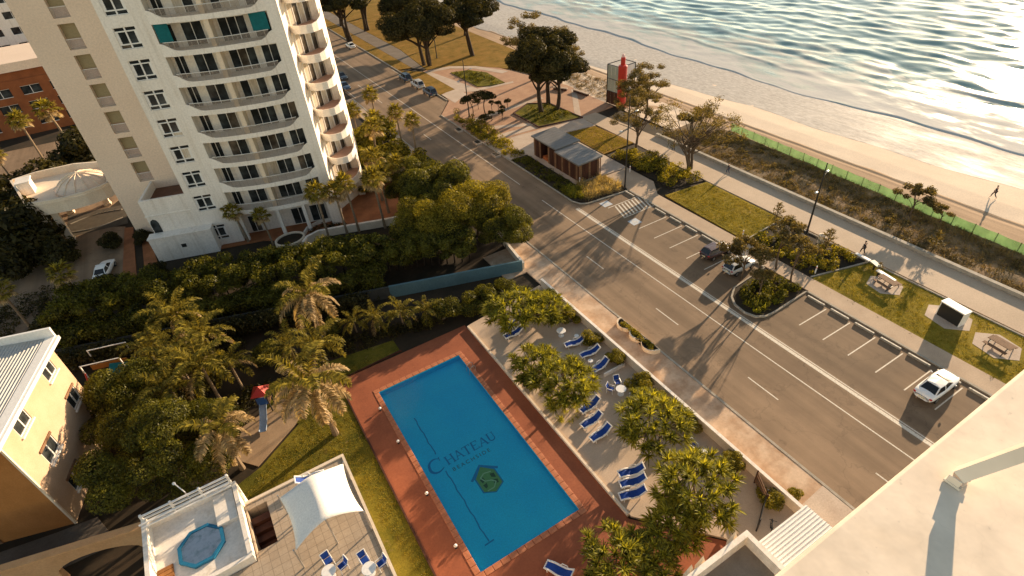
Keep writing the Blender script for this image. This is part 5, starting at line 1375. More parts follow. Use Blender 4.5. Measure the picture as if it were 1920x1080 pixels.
# ================================================================== VEHICLES
def make_car(label, paintm, kind='sedan'):
    o = thing('parked_car', label, 'car')
    if kind == 'sedan':
        st = [(-2.34, .60, .42, .74, .78), (-2.26, .80, .30, .90, .95), (-1.7, .89, .22, .95, 1.0), (-.9, .91, .20, .94, .97), (.3, .91, .20, .92, .96), (1.2, .90, .21, .88, .94), (1.9, .86, .24, .78, .85), (2.25, .76, .30, .68, .74), (2.36, .56, .38, .58, .62)]
        cab = dict(b0=-1.72, b1=1.12, r0=-.98, r1=.20, zr=1.43)
    elif kind == 'hatch':
        st = [(-2.05, .62, .42, .80, .86), (-1.98, .80, .28, .98, 1.02), (-1.4, .88, .22, .97, 1.0), (-.4, .89, .20, .95, .98), (.6, .89, .20, .92, .96), (1.3, .87, .22, .88, .95), (1.85, .80, .27, .76, .82), (2.05, .58, .38, .62, .66)]
        cab = dict(b0=-1.98, b1=1.05, r0=-1.55, r1=.15, zr=1.50)
    else:
        st = [(-2.3, .66, .45, .98, 1.0), (-2.24, .86, .34, 1.08, 1.1), (-1.4, .93, .28, 1.05, 1.08), (-.3, .94, .26, 1.03, 1.06), (.8, .94, .26, 1.02, 1.06), (1.5, .92, .28, 1.0, 1.06), (2.05, .86, .32, .90, .96), (2.3, .62, .42, .74, .78)]
        cab = dict(b0=-2.22, b1=1.05, r0=-1.85, r1=.2, zr=1.76)
    q = MB(); vs = []
    for x, w, zb, zs_, zt_ in st:
        half = [(w*.80, zb), (w, zb+.22), (w*.985, zs_-.07), (w*.88, zs_)]
        sec = half + [(w*.45, (zs_+zt_*2)/3), (0, zt_)] + [(-w*.45, (zs_+zt_*2)/3)] + [(-y, z_) for y, z_ in reversed(half)]
        vs += [(x, y, z_) for y, z_ in sec]
    m_ = 11; fs = []
    for i in range(len(st)-1):
        for k in range(m_-1): fs.append((i*m_+k, i*m_+k+1, (i+1)*m_+k+1, (i+1)*m_+k))
        fs.append((i*m_+m_-1, i*m_, (i+1)*m_, (i+1)*m_+m_-1))
    fs.append(tuple(range(m_))); fs.append(tuple(reversed([(len(st)-1)*m_+k for k in range(m_)])))
    q.add(vs, [tuple(reversed(f)) for f in fs])
    b = part(q, 'body', paintm, o, smooth=True); sb = b.modifiers.new('sub', 'SUBSURF'); sb.levels = 1; sb.render_levels = 1
    b0, b1, r0, r1, zr = (cab[k] for k in ('b0', 'b1', 'r0', 'r1', 'zr')); zb = .90 if kind == 'sedan' else (.93 if kind == 'hatch' else 1.0)
    wb, wr = .80, .62
    def ring(x, w, z_, c): return [(x, -w, z_), (x, w, z_)]
    q = MB()
    V = [(b0, -wb*.9, zb), (b0, wb*.9, zb), (-.3, wb, zb), (b1, wb*.86, zb), (b1, -wb*.86, zb), (-.3, -wb, zb),
         (r0, -wr*.92, zr-.05), (r0, wr*.92, zr-.05), (-.35, wr, zr-.03), (r1, wr*.92, zr-.05), (r1, -wr*.92, zr-.05), (-.35, -wr, zr-.03), (r0+.12, 0, zr), (r1-.12, 0, zr)]
    F = [(0, 6, 7, 1), (3, 9, 10, 4), (1, 7, 8, 2), (2, 8, 9, 3), (4, 10, 11, 5), (5, 11, 6, 0), (6, 12, 7), (9, 13, 10), (7, 12, 13, 8), (8, 13, 9), (6, 11, 12), (11, 13, 12), (10, 13, 11)]
    q.add(V, F); part(q, 'roof', paintm, o, smooth=False)
    def inset(a, b_, c, d, s, off):
        P4 = [Vector(V[i]) for i in (a, b_, c, d)]; ce = sum(P4, Vector())/4; n_ = (P4[1]-P4[0]).cross(P4[3]-P4[0]).normalized()
        if n_.dot(ce - Vector((-.3, 0, .8))) < 0: n_ = -n_
        P5 = [ce + (p-ce)*s + n_*off for p in P4]; P6 = [p - n_*.02 for p in P5]
        g = MB(); g.add([tuple(p) for p in P5+P6], [(0, 1, 2, 3), (7, 6, 5, 4), (0, 4, 5, 1), (1, 5, 6, 2), (2, 6, 7, 3), (3, 7, 4, 0)]); return g
    part(inset(0, 6, 7, 1, .86, .012), 'rear_window', m_tint, o); part(inset(3, 9, 10, 4, .88, .012), 'windscreen', m_tint, o)
    for a in ((1, 7, 8, 2), (2, 8, 9, 3), (5, 11, 6, 0), (4, 10, 11, 5)): part(inset(*a, .84, .012), 'side_window', m_tint, o)
    L = st[-1][0]; Rr = st[0][0]
    wx = (L*.62, Rr*.60)
    for x in wx:
        for s in (-1, 1):
            w_ = bpy.data.objects.new('wheel', None); link(w_, o); w_.location = (x, s*.80, .32); w_.empty_display_size = .1
            g = MB(Matrix.Rotation(R(90), 4, 'X')); g.lathe([(.19, -.105), (.30, -.105), (.325, -.08), (.325, .08), (.30, .105), (.19, .105)], 20); part(g, 'tyre', m_tyre, w_)
            g = MB(Matrix.Rotation(R(90), 4, 'X')); g.lathe([(.05, -.114), (.19, -.110), (.20, -.09), (.20, .09), (.19, .110), (.05, .114)], 14); part(g, 'rim', m_rim, w_)
    zl = st[-2][3]
    for s in (-1, 1):
        g = MB(); g.blob((L-.16, s*.60, zl-.08), (.17, .15, .07), 3, 10, 6, 0); part(g, 'headlight', m_lamp_clr, o, smooth=True)
        g = MB(); g.blob((Rr+.11, s*.64, st[1][3]-.13), (.13, .15, .08), 3, 10, 6, 0); part(g, 'tail_light', m_lamp_red, o, smooth=True)
        g = MB(); g.blob((b1-.35, s*1.0, zb+.08), (.07, .10, .07), 3, 8, 6, 0); part(g, 'wing_mirror', paintm, o, smooth=True)
    g = MB(); g.box(Rr-.03, Rr+.02, -.24, .24, .55, .66); part(g, 'number_plate', m_plate, o)
    return o
def paintcar(name, c):
    m, nt, b = nodes_of(name); b.inputs['Base Color'].default_value = (*c, 1); b.inputs['Roughness'].default_value = .35; b.inputs['Coat Weight'].default_value = .6; b.inputs['Coat Roughness'].default_value = .08
    return m
cw, cd, cs, cb, cm = paintcar('white_car_paint', (.78, .76, .72)), paintcar('black_car_paint', (.025, .025, .03)), paintcar('silver_car_paint', (.45, .46, .46)), paintcar('navy_car_paint', (.035, .06, .10)), paintcar('maroon_car_paint', (.06, .028, .03))
def car(lab, p, kind, x, y, deg, z=0): o = make_car(lab, p, kind); o.location = (x, y, z); o.rotation_euler = (0, 0, R(deg)); o['group'] = 'cars parked and driving along the beachfront road'; return o
car('white sedan parked nose in near the cream building slab', cw, 'sedan', 46.7, 10.5, 0)
car('dark maroon hatchback parked nose in above the planted island', cm, 'hatch', 47.4, 36.1, 0)
car('silver car half hidden behind the island tree', cs, 'hatch', 47.2, 32.5, 0)
car('white car driving away on the far road by the dry grass', cw, 'sedan', 44.2, 163, 90)
car('black car on the far road beside the tower balconies', cd, 'sedan', 33.6, 137.6, 270)
car('dark navy car on the road just behind the black one', cb, 'sedan', 31.8, 130, 270)
car('dark utility wagon parked first in the kerbside row', cb, 'suv', 44.7, 125.4, 90)
car('silver wagon parked in the middle of the kerbside row', cs, 'suv', 44.9, 118.9, 90)
car('dark navy wagon parked last in the kerbside row near the plaza', cb, 'suv', 44.9, 112.4, 90)
car('white sedan standing in the driveway left of the white tower', cw, 'sedan', -17.1, 79.6, 75)
# ================================================================== VEGETATION
def unit(a): return a/np.maximum(np.linalg.norm(a, axis=-1, keepdims=True), 1e-9)
def leaf_quads(rng, pos, nrm, size, aspect=.42):
    n = len(pos)
    t = unit(np.cross(nrm, rng.normal(size=(n, 3)))); b = np.cross(nrm, t)
    L = (size*rng.uniform(.65, 1.35, (n, 1))); W = L*aspect
    return np.stack([pos - t*L/2, pos + b*W/2 + t*L*.08, pos + t*L/2 - nrm*L*.12, pos - b*W/2 + t*L*.08], 1)
def lumps_on(rng, r, n, lr, zmin=-.35, shell=(.55, .9)):
    d = unit(rng.normal(size=(n*3, 3))); d = d[d[:, 2] > zmin][:n]
    k = rng.uniform(*shell, (len(d), 1))
    return d*k*np.array(r), rng.uniform(.7, 1.3, len(d))*lr
def cloud(rng, C, Rr, n, size, aspect=.42, inner=.62, up=.35):
    p = Rr**2; idx = rng.choice(len(C), n, p=p/p.sum())
    d = unit(rng.normal(size=(n, 3))); d[:, 2] = np.where(d[:, 2] < -.3, d[:, 2]*.5, d[:, 2])
    rad = Rr[idx][:, None]*(inner + (1-inner)*rng.random((n, 1))**.6)
    pos = C[idx] + d*rad*np.array([1, 1, .8])
    nrm = unit(d + rng.normal(size=(n, 3))*.55 + np.array([0, 0, up]))
    return leaf_quads(rng, pos, nrm, size, aspect)
def limb_path(rng, a, b, sag=.15, n=5):
    a, b = np.array(a, float), np.array(b, float); L = np.linalg.norm(b-a)
    mid = a + (b-a)*.5 + np.array([rng.normal()*.08*L, rng.normal()*.08*L, sag*L])
    return [tuple((1-t)**2*a + 2*t*(1-t)*mid + t*t*b) for t in np.linspace(0, 1, n)]
def make_tree(kind, label, seed, r, h, leaves, size, m, bark=None, nl=16, lr=.42, trunks=1, tr=.22, spread=.25, shell=(.5, .88), inner=.6, aspect=.42, zmin=-.35, limbs=8, cat='tree'):
    """r crown radii, h height of the crown centre"""
    rng = np.random.default_rng(seed)
    o = thing(kind, label, cat)
    C, Rr = lumps_on(rng, r, nl, lr*min(r[0], r[1]), zmin, shell)
    C = C + np.array([0, 0, h])
    mb = MB()
    for k in range(trunks):
        a = rng.uniform(0, 6.28); bx, by = (0, 0) if trunks == 1 else (spread*math.cos(a), spread*math.sin(a))
        top = np.array([bx*2 + rng.normal()*.2*r[0]*.4, by*2 + rng.normal()*.2*r[1]*.4, h - r[2]*.45])
        P = limb_path(rng, (bx, by, -.1), top, .0, 6); mb.tube(P, [tr*(1.25-.6*i/5) for i in range(6)], 8)
        near = np.argsort(np.linalg.norm(C - top, axis=1))
        for j in near[k::trunks][:limbs]:
            Q = limb_path(rng, P[3 + int(rng.integers(0, 3))], C[j], .06, 5); mb.tube(Q, [tr*.5*(1-.78*i/4) for i in range(5)], 5)
    part(mb, 'trunk', bark or m_bark, o)
    quads_obj('crown', cloud(rng, C, Rr, leaves, size, aspect, inner), m, o)
    return o
def blade_strip(rng, base, d0, L, w, droop, seg=3):
    """vectorised arching blades -> (N*seg,4,3)"""
    n = len(base); pts = [base]; d = d0.copy(); p = base
    for k in range(seg):
        p = p + d*(L[:, None]/seg); pts.append(p); d = unit(d + np.array([0, 0, -1])*droop[:, None])
    side = unit(np.cross(d0, np.array([0, 0, 1.0]) + rng.normal(size=(n, 3))*.2))
    ws = [1.0, 1.0, .75, .08] if seg == 3 else ([1, .9, .1] if seg == 2 else [1.0, .1])
    Q = []
    for k in range(seg):
        a, b = pts[k], pts[k+1]; wa, wb = w[:, None]*ws[k]/2, w[:, None]*ws[k+1]/2
        Q.append(np.stack([a - side*wa, a + side*wa, b + side*wb, b - side*wb], 1))
    return np.concatenate(Q, 0)
def make_screw_palm(label, seed, r, h, n_ros, blades=30, L=1.0, key='screw_palm'):
    rng = np.random.default_rng(seed); o = thing(key, label, 'tree'); mb = MB()
    top = np.array([0, 0, h*.45]); mb.tube([(0, 0, -.1), (.05, 0, h*.25), tuple(top)], [.17, .14, .13], 7)
    for k in range(5): a = 1.26*k; mb.tube([(.45*math.cos(a), .45*math.sin(a), -.1), (0, 0, .8)], .045, 4)
    tips = []; dirs = unit(rng.normal(size=(n_ros*3, 3))); dirs = dirs[dirs[:, 2] > -.05][:n_ros]
    for d in dirs:
        t = np.array([0, 0, h*.62]) + d*np.array([r, r, r*.62])*rng.uniform(.62, .95); tips.append(t)
    tips = np.array(tips)
    hubs = [top + np.array([math.cos(a)*r*.33, math.sin(a)*r*.33, h*.16]) for a in np.arange(6)*1.047]
    for hb in hubs: mb.tube(limb_path(rng, top*.9, hb, .05, 4), [.11, .09, .08, .07], 5)
    for t in tips:
        hb = hubs[int(np.argmin([np.linalg.norm(x-t) for x in hubs]))]; mb.tube(limb_path(rng, hb, t, .06, 4), [.065, .05, .05, .045], 4)
    part(mb, 'trunk', m_bark_p, o)
    B = []; 
    for t, dd in zip(tips, dirs):
        n = blades; az = rng.uniform(0, 6.28, n); el = rng.uniform(.05, 1.35, n)
        d = np.stack([np.cos(az)*np.cos(el), np.sin(az)*np.cos(el), np.sin(el)], 1); d = unit(d + dd*.45)
        B.append(blade_strip(rng, t + d*.05, d, L*rng.uniform(.6, 1.1, n), np.full(n, .10), rng.uniform(.25, .55, n), 3))
    quads_obj('crown', np.concatenate(B), m_pand, o)
    return o
def frond(rng, base, az, el, L, npin, pin, droop=.22, seg=9, pdroop=.8):
    """one feather frond: rachis points and leaflet quads"""
    d = np.array([math.cos(az)*math.cos(el), math.sin(az)*math.cos(el), math.sin(el)]); p = np.array(base, float); P = [p.copy()]; D = [d.copy()]
    for k in range(seg):
        p = p + d*L/seg; d = d + np.array([0, 0, -1])*droop*(.5+k/seg); d = d/np.linalg.norm(d); P.append(p.copy()); D.append(d.copy())
    P, D = np.array(P), np.array(D)
    t = np.linspace(.12, 1, npin); i = np.clip((t*seg).astype(int), 0, seg-1); fr = (t*seg - i)[:, None]
    pos = P[i]*(1-fr) + P[i+1]*fr; dd = D[i]
    side = unit(np.cross(dd, np.array([0, 0, 1.0]))); up = np.cross(side, dd)
    l = pin*np.sin(np.pi*(.12 + .80*t))**.6
    Q = []
    for s in (-1, 1):
        v = unit(side*s*.85 + dd*.5 + up*.15 + rng.normal(size=pos.shape)*.12)
        Q.append(blade_strip(rng, pos, v, l, np.full(npin, .055*pin/.5 + .012), np.full(npin, pdroop)*rng.uniform(.6, 1.3, npin), 2))
    return P, np.concatenate(Q)
def make_feather_palm(label, seed, h, n, L, npin=34, pin=.55, dry=0, lean=(0, 0), tr=.15, key='feather_palm', m=None, els=(1.35, -.35), skirt=0):
    rng = np.random.default_rng(seed); o = thing(key, label, 'palm'); mb = MB()
    top = np.array([lean[0], lean[1], h])
    P = [tuple(np.array([lean[0]*t*t, lean[1]*t*t, h*t - .1*(1-t)])) for t in np.linspace(0, 1, 7)]
    mb.tube(P, [tr*1.5, tr*1.15, tr, tr, tr, tr*.95, tr*1.1], 8); part(mb, 'trunk', m_bark_p, o)
    G_, D_ = [], []; rg, rd = MB(), MB()
    for k in range(n):
        q = k/(n-1); az = k*2.4 + rng.normal()*.2; el = els[0] + (els[1]-els[0])*q**1.1
        Pp, Q = frond(rng, top + np.array([math.cos(az), math.sin(az), 0])*.1, az, el, L*rng.uniform(.85, 1.1), npin, pin, .20 + .06*rng.random())
        isd = k >= n - dry; (D_ if isd else G_).append(Q); (rd if isd else rg).tube([tuple(x) for x in Pp[::2]], [.035, .03, .025, .02, .012][:len(Pp[::2])], 4)
    g = quads_obj('crown', np.concatenate(G_), m or m_palm, o); part(rg, 'midribs', m or m_palm, g)
    if skirt:
        for k in range(skirt):
            az = k*2.4; zz = h - .2 - rng.uniform(0, h*.62); Pp, Q = frond(rng, (lean[0]*.8+.12*math.cos(az), lean[1]*.8+.12*math.sin(az), zz), az, -.9, L*.42, 18, .3, .30); D_.append(Q)
    if D_: quads_obj('dry_fronds', np.concatenate(D_), m_palm_dry, o); 
    return o
def make_fan_palm(label, seed, h, n=26, rad=.85, tr=.14, key='fan_palm', dry=7):
    rng = np.random.default_rng(seed); o = thing(key, label, 'palm'); mb = MB()
    lx, ly = rng.normal()*.25, rng.normal()*.25
    mb.tube([(lx*t*t, ly*t*t, h*t - .1) for t in np.linspace(0, 1, 6)], [tr*1.4, tr*1.1, tr, tr*.95, tr*.95, tr*1.1], 8); part(mb, 'trunk', m_bark_p, o)
    A, Dd = [], []
    for k in range(n):
        q = k/(n-1); az = k*2.4; el = 1.3 - 2.1*q; pet = rng.uniform(.7, 1.15)
        d = np.array([math.cos(az)*math.cos(el), math.sin(az)*math.cos(el), math.sin(el)]); c = np.array([lx, ly, h]) + d*pet
        side = unit(np.cross(d, np.array([0, 0, 1.0]))[None])[0]; nb = 15
        th = np.linspace(-1.9, 1.9, nb); up = np.cross(side, d)
        v = unit(np.cos(th)[:, None]*d + np.sin(th)[:, None]*side + up*.12 + rng.normal(size=(nb, 3))*.04)
        Q = blade_strip(rng, np.repeat(c[None], nb, 0), v, np.full(nb, rad)*(.75+.25*np.cos(th*.6)), np.full(nb, .16), np.full(nb, .38 + .3*q), 3)
        s = blade_strip(rng, (c - d*pet)[None], d[None], np.array([pet]), np.array([.05]), np.array([.05]), 3)
        (Dd if k >= n-dry else A).append(np.concatenate([Q, s]))
    quads_obj('crown', np.concatenate(A), m_palm, o)
    if Dd: quads_obj('dry_fronds', np.concatenate(Dd), m_palm_dry, o)
    return o
def make_shrub(kind, label, seed, r, leaves, size, m, nl=9, cat='shrub'):
    rng = np.random.default_rng(seed); o = thing(kind, label, cat)
    C, Rr = lumps_on(rng, r, nl, .5*min(r[0], r[1]), -.05, (.35, .8)); C = C + np.array([0, 0, r[2]*.35])
    mb = MB()
    for k in range(5): mb.tube(limb_path(rng, (0, 0, -.05), C[k % len(C)], .03, 4), [.05, .04, .03, .015], 4)
    part(mb, 'stem', m_bark_d, o); quads_obj('foliage', cloud(rng, C, Rr, leaves, size, .45, .5), m, o)
    return o
def poly_sample(rng, poly, n):
    P = np.array(poly); lo, hi = P.min(0), P.max(0); out = []
    while len(out) < n:
        q = rng.uniform(lo, hi, (n*2, 2)); x, y = q[:, 0], q[:, 1]; ins = np.zeros(len(q), bool); j = len(P)-1
        for i in range(len(P)):
            c = ((P[i, 1] > y) != (P[j, 1] > y)) & (x < (P[j, 0]-P[i, 0])*(y-P[i, 1])/(P[j, 1]-P[i, 1]+1e-12) + P[i, 0]); ins ^= c; j = i
        out += list(q[ins])
    return np.array(out[:n])
def tufts(name, poly, n, blades, L, w, m, seed, z=.0, spread=.12, el=(.3, 1.4)):
    rng = np.random.default_rng(seed); c = poly_sample(rng, poly, n)
    for px, py, pr in ((57.0, 21.3, 2.1), (57.0, 14.8, 2.4), (56.4, 10.2, 2.3)): c = c[(c[:, 0]-px)**2 + (c[:, 1]-py)**2 > pr*pr]
    n = len(c)
    b = np.repeat(c, blades, 0) + rng.normal(size=(n*blades, 2))*spread; k = n*blades
    sz = np.repeat(rng.uniform(.5, 1.3, n), blades)
    az = rng.uniform(0, 6.28, k); e = rng.uniform(*el, k)
    d = np.stack([np.cos(az)*np.cos(e), np.sin(az)*np.cos(e), np.sin(e)], 1)
    Q = blade_strip(rng, np.column_stack([b, np.full(k, z)]), d, L*sz*rng.uniform(.6, 1.2, k), np.full(k, w)*sz, rng.uniform(.2, .5, k), 2)
    return tag(quads_obj(name, Q, m), kind='stuff')
def cover(name, poly, h, n_l, leaves, size, m, seed, lr=.5, z0=.0):
    """leafy ground cover over a polygon as low lumps"""
    rng = np.random.default_rng(seed); c = poly_sample(rng, poly, n_l); C = np.column_stack([c, z0 + rng.uniform(.15, .75, n_l)*h]); Rr = rng.uniform(.6, 1.3, n_l)*lr
    return tag(quads_obj(name, cloud(rng, C, Rr, leaves, size, .45, .5), m), kind='stuff')

# ---- screw palms on the pool terrace
for key, sd, r, h, n in (('sp_a', 1, 2.9, 4.4, 62), ('sp_b', 2, 3.3, 4.8, 78), ('sp_c', 3, 2.1, 3.4, 40)): pass
SPK = {'a': lambda: make_screw_palm('', 1, 2.9, 4.4, 66, 34), 'b': lambda: make_screw_palm('', 2, 3.3, 4.8, 84, 34), 'c': lambda: make_screw_palm('', 3, 2.0, 3.4, 40, 32, .9)}
for k, x, y, rz, s, lb in (('b', 20.9, 38.6, .3, 1.0, 'golden green screw palm at the top end of the pool terrace, over two loungers'),
        ('a', 23.8, 37.6, 2.2, .85, 'smaller screw palm between the top terrace tree and the street wall'),
        ('a', 18.6, 31.4, 1.2, .85, 'screw palm by the pool kerb above the darkest terrace tree'),
        ('b', 19.2, 27.8, 2.0, .92, 'dark dense screw palm beside the middle of the pool'),
        ('b', 22.6, 20.0, 3.4, .94, 'widest screw palm with pinkish stems showing, right of the row of three loungers'),
        ('c', 24.6, 23.4, .4, .62, 'small screw palm over the blue chairs near the street wall'),
        ('b', 21.2, 14.0, 4.2, .98, 'brightest golden screw palm right of the three loungers side by side'),
        ('c', 18.0, 13.0, 1.4, 1.05, 'shaded green screw palm at the lower corner of the pool terrace'),
        ('a', 13.2, 13.4, .9, .85, 'golden screw palm on the red deck at the bottom edge of the photo'),
        ('c', 15.2, 12.2, 2.9, .95, 'low screw palm on the red deck right of the bottom golden tree')):
    LIB.put('sp'+k, SPK[k], (x, y, .1), rz, (s, s, s*.82), lb, 'tree', 'screw palms around the pool terrace')
# shrubs along the inside of the street wall
for i, (x, y, s, lb) in enumerate(((26.0, 36.3, 1.0, 'leafy shrub at the terrace wall nearest the top end'), (26.0, 32.2, 1.0, 'leafy shrub at the terrace wall beside the loungers and white table'), (26.1, 28.9, .95, 'leafy shrub at the terrace wall beside the low divider'), (26.0, 25.3, 1.05, 'leafy shrub at the terrace wall behind the blue chairs'),
        (26.1, 22.7, .8, 'leafy shrub at the terrace wall between the chairs and the widest tree'), (26.1, 19.6, 1.0, 'leafy shrub at the terrace wall below the widest terrace tree'), (26.2, 14.9, 1.0, 'leafy shrub at the terrace wall right of the brightest tree'), (26.2, 11.2, .9, 'leafy shrub at the lowest end of the terrace wall'), (27.9, 10.4, .6, 'small bright shrub outside the wall end by the entry pad'))):
    LIB.put('ws%d' % (i % 2), (lambda s_: (lambda: make_shrub('wall_shrub', '', 20+s_, (1.0, 1.1, 1.3), 4400, .15, m_leaf_y, 10)))(i % 2), (x, y, .1), i*1.3, s, lb, 'shrub', 'shrubs along the terrace wall')
# ---- hedge and the broad trees along the boundary
def make_hedge(label, pts, w, h, leaves, size, m, seed):
    rng = np.random.default_rng(seed); o = thing('hedge', label, 'hedge', (pts[0][0], pts[0][1], 0)); C, Rr = [], []
    P = [np.array(p, float) - np.array(pts[0]) for p in pts]
    for a, b in zip(P[:-1], P[1:]):
        L = np.linalg.norm(b-a); n = int(L/.5); d = (b-a)/L; nn = np.array([-d[1], d[0]])
        for k in range(n):
            for q in range(5):
                c = a + d*(k+rng.random())*L/n + nn*rng.uniform(-w/2+.5, w/2-.5); C.append([*c, (h-.5)*(.2 + .8*rng.random()**.4) + rng.normal()*.08]); Rr.append(rng.uniform(.7, 1.05))
    quads_obj('foliage', cloud(rng, np.array(C), np.array(Rr), leaves, size, .45, .35), m, o)
    mb = MB()
    for a, b in zip(P[:-1], P[1:]):
        for t in np.linspace(0, .9, 8): c = a + (b-a)*t; mb.tube([(c[0], c[1], -.05), (c[0]+.1, c[1], h*.6)], [.10, .05], 5)
    tag(part(mb, 'stems', m_bark_d, o), kind='stuff'); return o
make_hedge('long clipped hedge running from the driveway past the white tower to the bushy tree', [(-21, 68.6), (-10, 65.2), (1.5, 61.5), (11, 58.4)], 6.4, 5.0, 95000, .27, m_leaf, 31)
make_hedge('taller dark hedge section behind the teal wall nearest the road', [(10.5, 58.4), (17, 55.9), (23.5, 52.6)], 5.6, 4.9, 60000, .27, m_leaf, 32)
make_hedge('lower green hedge band between the clipped hedge and the boundary wall', [(-21, 64.6), (-9, 60.9), (3, 57.0), (12, 53.9)], 3.2, 3.3, 48000, .27, m_leaf, 34)
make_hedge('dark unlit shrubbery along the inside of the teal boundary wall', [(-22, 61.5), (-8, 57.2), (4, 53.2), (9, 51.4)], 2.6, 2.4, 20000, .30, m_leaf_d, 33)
BT = {'a': lambda: make_tree('bushy_tree', '', 41, (4.6, 4.6, 3.6), 3.6, 50000, .22, m_leaf_y, nl=26, lr=.36, tr=.22, zmin=-.5), 'b': lambda: make_tree('bushy_tree', '', 42, (3.9, 3.9, 3.3), 3.3, 40000, .22, m_leaf, nl=20, lr=.38, tr=.2, zmin=-.5)}
for k, x, y, rz, s, lb in (('a', 26.6, 57.6, 0, 1.05, 'large rounded bushy tree overhanging the footpath beside the road'), ('b', 28.0, 52.6, 1.2, .95, 'bushy tree at the road corner with its trunk on the driveway'), ('b', 25.0, 63.6, 2.0, 1.3, 'bushy golden tree farther up the footpath behind the rounded one'), ('a', 20.6, 58.2, 2.4, 1.0, 'leafy tree over the hedge between the brick terrace and the rounded tree'), ('b', 23.6, 68.8, 4.0, 1.15, 'leafy tree beside the brick terrace at the top of the row'),
        ('b', 27.6, 71.5, 5.0, .7, 'small leafy tree by the footpath below the palms')):
    LIB.put('bt'+k, BT[k], (x, y, 0), rz, s, lb, 'tree', 'bushy trees along the hedge and footpath')
# big tree lower left
BG = {'a': lambda: make_tree('broad_tree', '', 51, (6.6, 6.4, 4.2), 4.6, 80000, .22, m_leaf, nl=46, lr=.24, tr=.35, zmin=-.45), 'b': lambda: make_tree('broad_tree', '', 52, (4.6, 4.8, 3.2), 4.0, 42000, .22, m_leaf, nl=22, lr=.32, tr=.28, zmin=-.45)}
LIB.put('bg', BG['a'], (-12.0, 39.4, 0), 0, .86, 'big dark leafy tree beside the brick house in the lower left', 'tree', 'broad trees beside the brick house')
LIB.put('bgb', BG['b'], (-14.4, 47.8, 0), 1, .9, 'leafy tree in front of the far end of the brick house', 'tree', 'broad trees beside the brick house')
# palms left of the pool
FP = {'g': lambda: make_feather_palm('', 61, 4.8, 17, 2.9, 34, .62, 2, tr=.13), 'h': lambda: make_feather_palm('', 62, 3.4, 15, 2.5, 30, .55, 1, tr=.11), 'd': lambda: make_feather_palm('', 63, 5.6, 15, 3.3, 40, .75, 10, (.3, .2), .17, m=m_palm, els=(1.2, -.6), skirt=16)}
for k, x, y, rz, s, lb in (('g', -8.9, 55.3, 0, 1.0, 'tallest golden cane palm at the back of the clump left of the lawn'), ('g', -6.9, 50.5, 1.5, .95, 'golden cane palm second from the back of the clump'), ('h', -9.8, 50.2, 2.2, 1.15, 'golden cane palm on the left of the clump by the broad tree'), ('g', -7.6, 46.0, 3.1, 1.0, 'golden cane palm leaning over the sand patch side of the clump'), ('h', -10.6, 46.0, .6, 1.15, 'short golden cane palm between the clump and the broad tree'), ('h', -5.6, 47.3, 4.0, .9, 'low arching palm at the right edge of the clump'),
        ('h', -12.0, 53.6, 5.0, 1.0, 'dark cane palm at the far left of the clump'),
        ('d', 3.0, 48.6, .4, 1.0, 'feather palm with dense grey green fronds at the top of the lawn'), ('d', .5, 36.5, 2.4, 1.05, 'palm with shaggy dry trunk and straw coloured fronds on the lawn edge'), ('g', 2.0, 43.0, 3.3, .9, 'drooping palm between the dense palm and the shaggy one'), ('d', -7.4, 37.6, 4.4, .85, 'palm with dry brown trunk at the lower corner of the play sand'), ('h', -.2, 46.2, 1.4, .9, 'dark low palm in the shade behind the play slide')):
    LIB.put('fp'+k, FP[k], (x, y, 0), rz, s*1.18, lb, 'palm', 'feather palms left of the pool')
# row of plants behind the pool top
for i, (k, x, y, s, lb) in enumerate((('fph', 6.6, 48.6, .75, 'low dark palm first in the row behind the pool, by the lawn'), ('fph', 8.7, 47.6, .8, 'low arching palm second in the row behind the pool'), ('fph', 11.2, 46.4, .9, 'arching palm in the middle of the row behind the pool'), ('fph', 13.6, 45.4, .8, 'arching palm fourth in the row behind the pool'))):
    LIB.put(k, None, (x, y, -1.0), i*1.7, s, lb, 'palm', 'low palms behind the pool')
for i, (x, y, s, lb) in enumerate(((15.8, 44.8, 1.15, 'dense dark shrub behind the top right corner of the pool'), (18.2, 44.2, 1.0, 'dense shrub behind the top terrace tree'), (20.6, 44.6, 1.0, 'golden shrub by the teal wall above the terrace'), (23.2, 44.8, .9, 'golden shrub at the top end of the terrace'), (4.4, 49.8, .9, 'dark shrub behind the lawn below the teal wall'), (-2.2, 50.0, 1.1, 'dark shrub in the shade left of the dense palm'), (25.8, 40.2, .9, 'golden shrub in the corner of wall and terrace'))):
    LIB.put('gs%d' % (i % 2), (lambda s_: (lambda: make_shrub('garden_shrub', '', 70+s_, (1.5, 1.5, 1.7), 7600, .18, m_leaf, 12)))(i % 2), (x, y, -.05), i*1.1, s, lb, 'shrub', 'garden shrubs behind the pool')
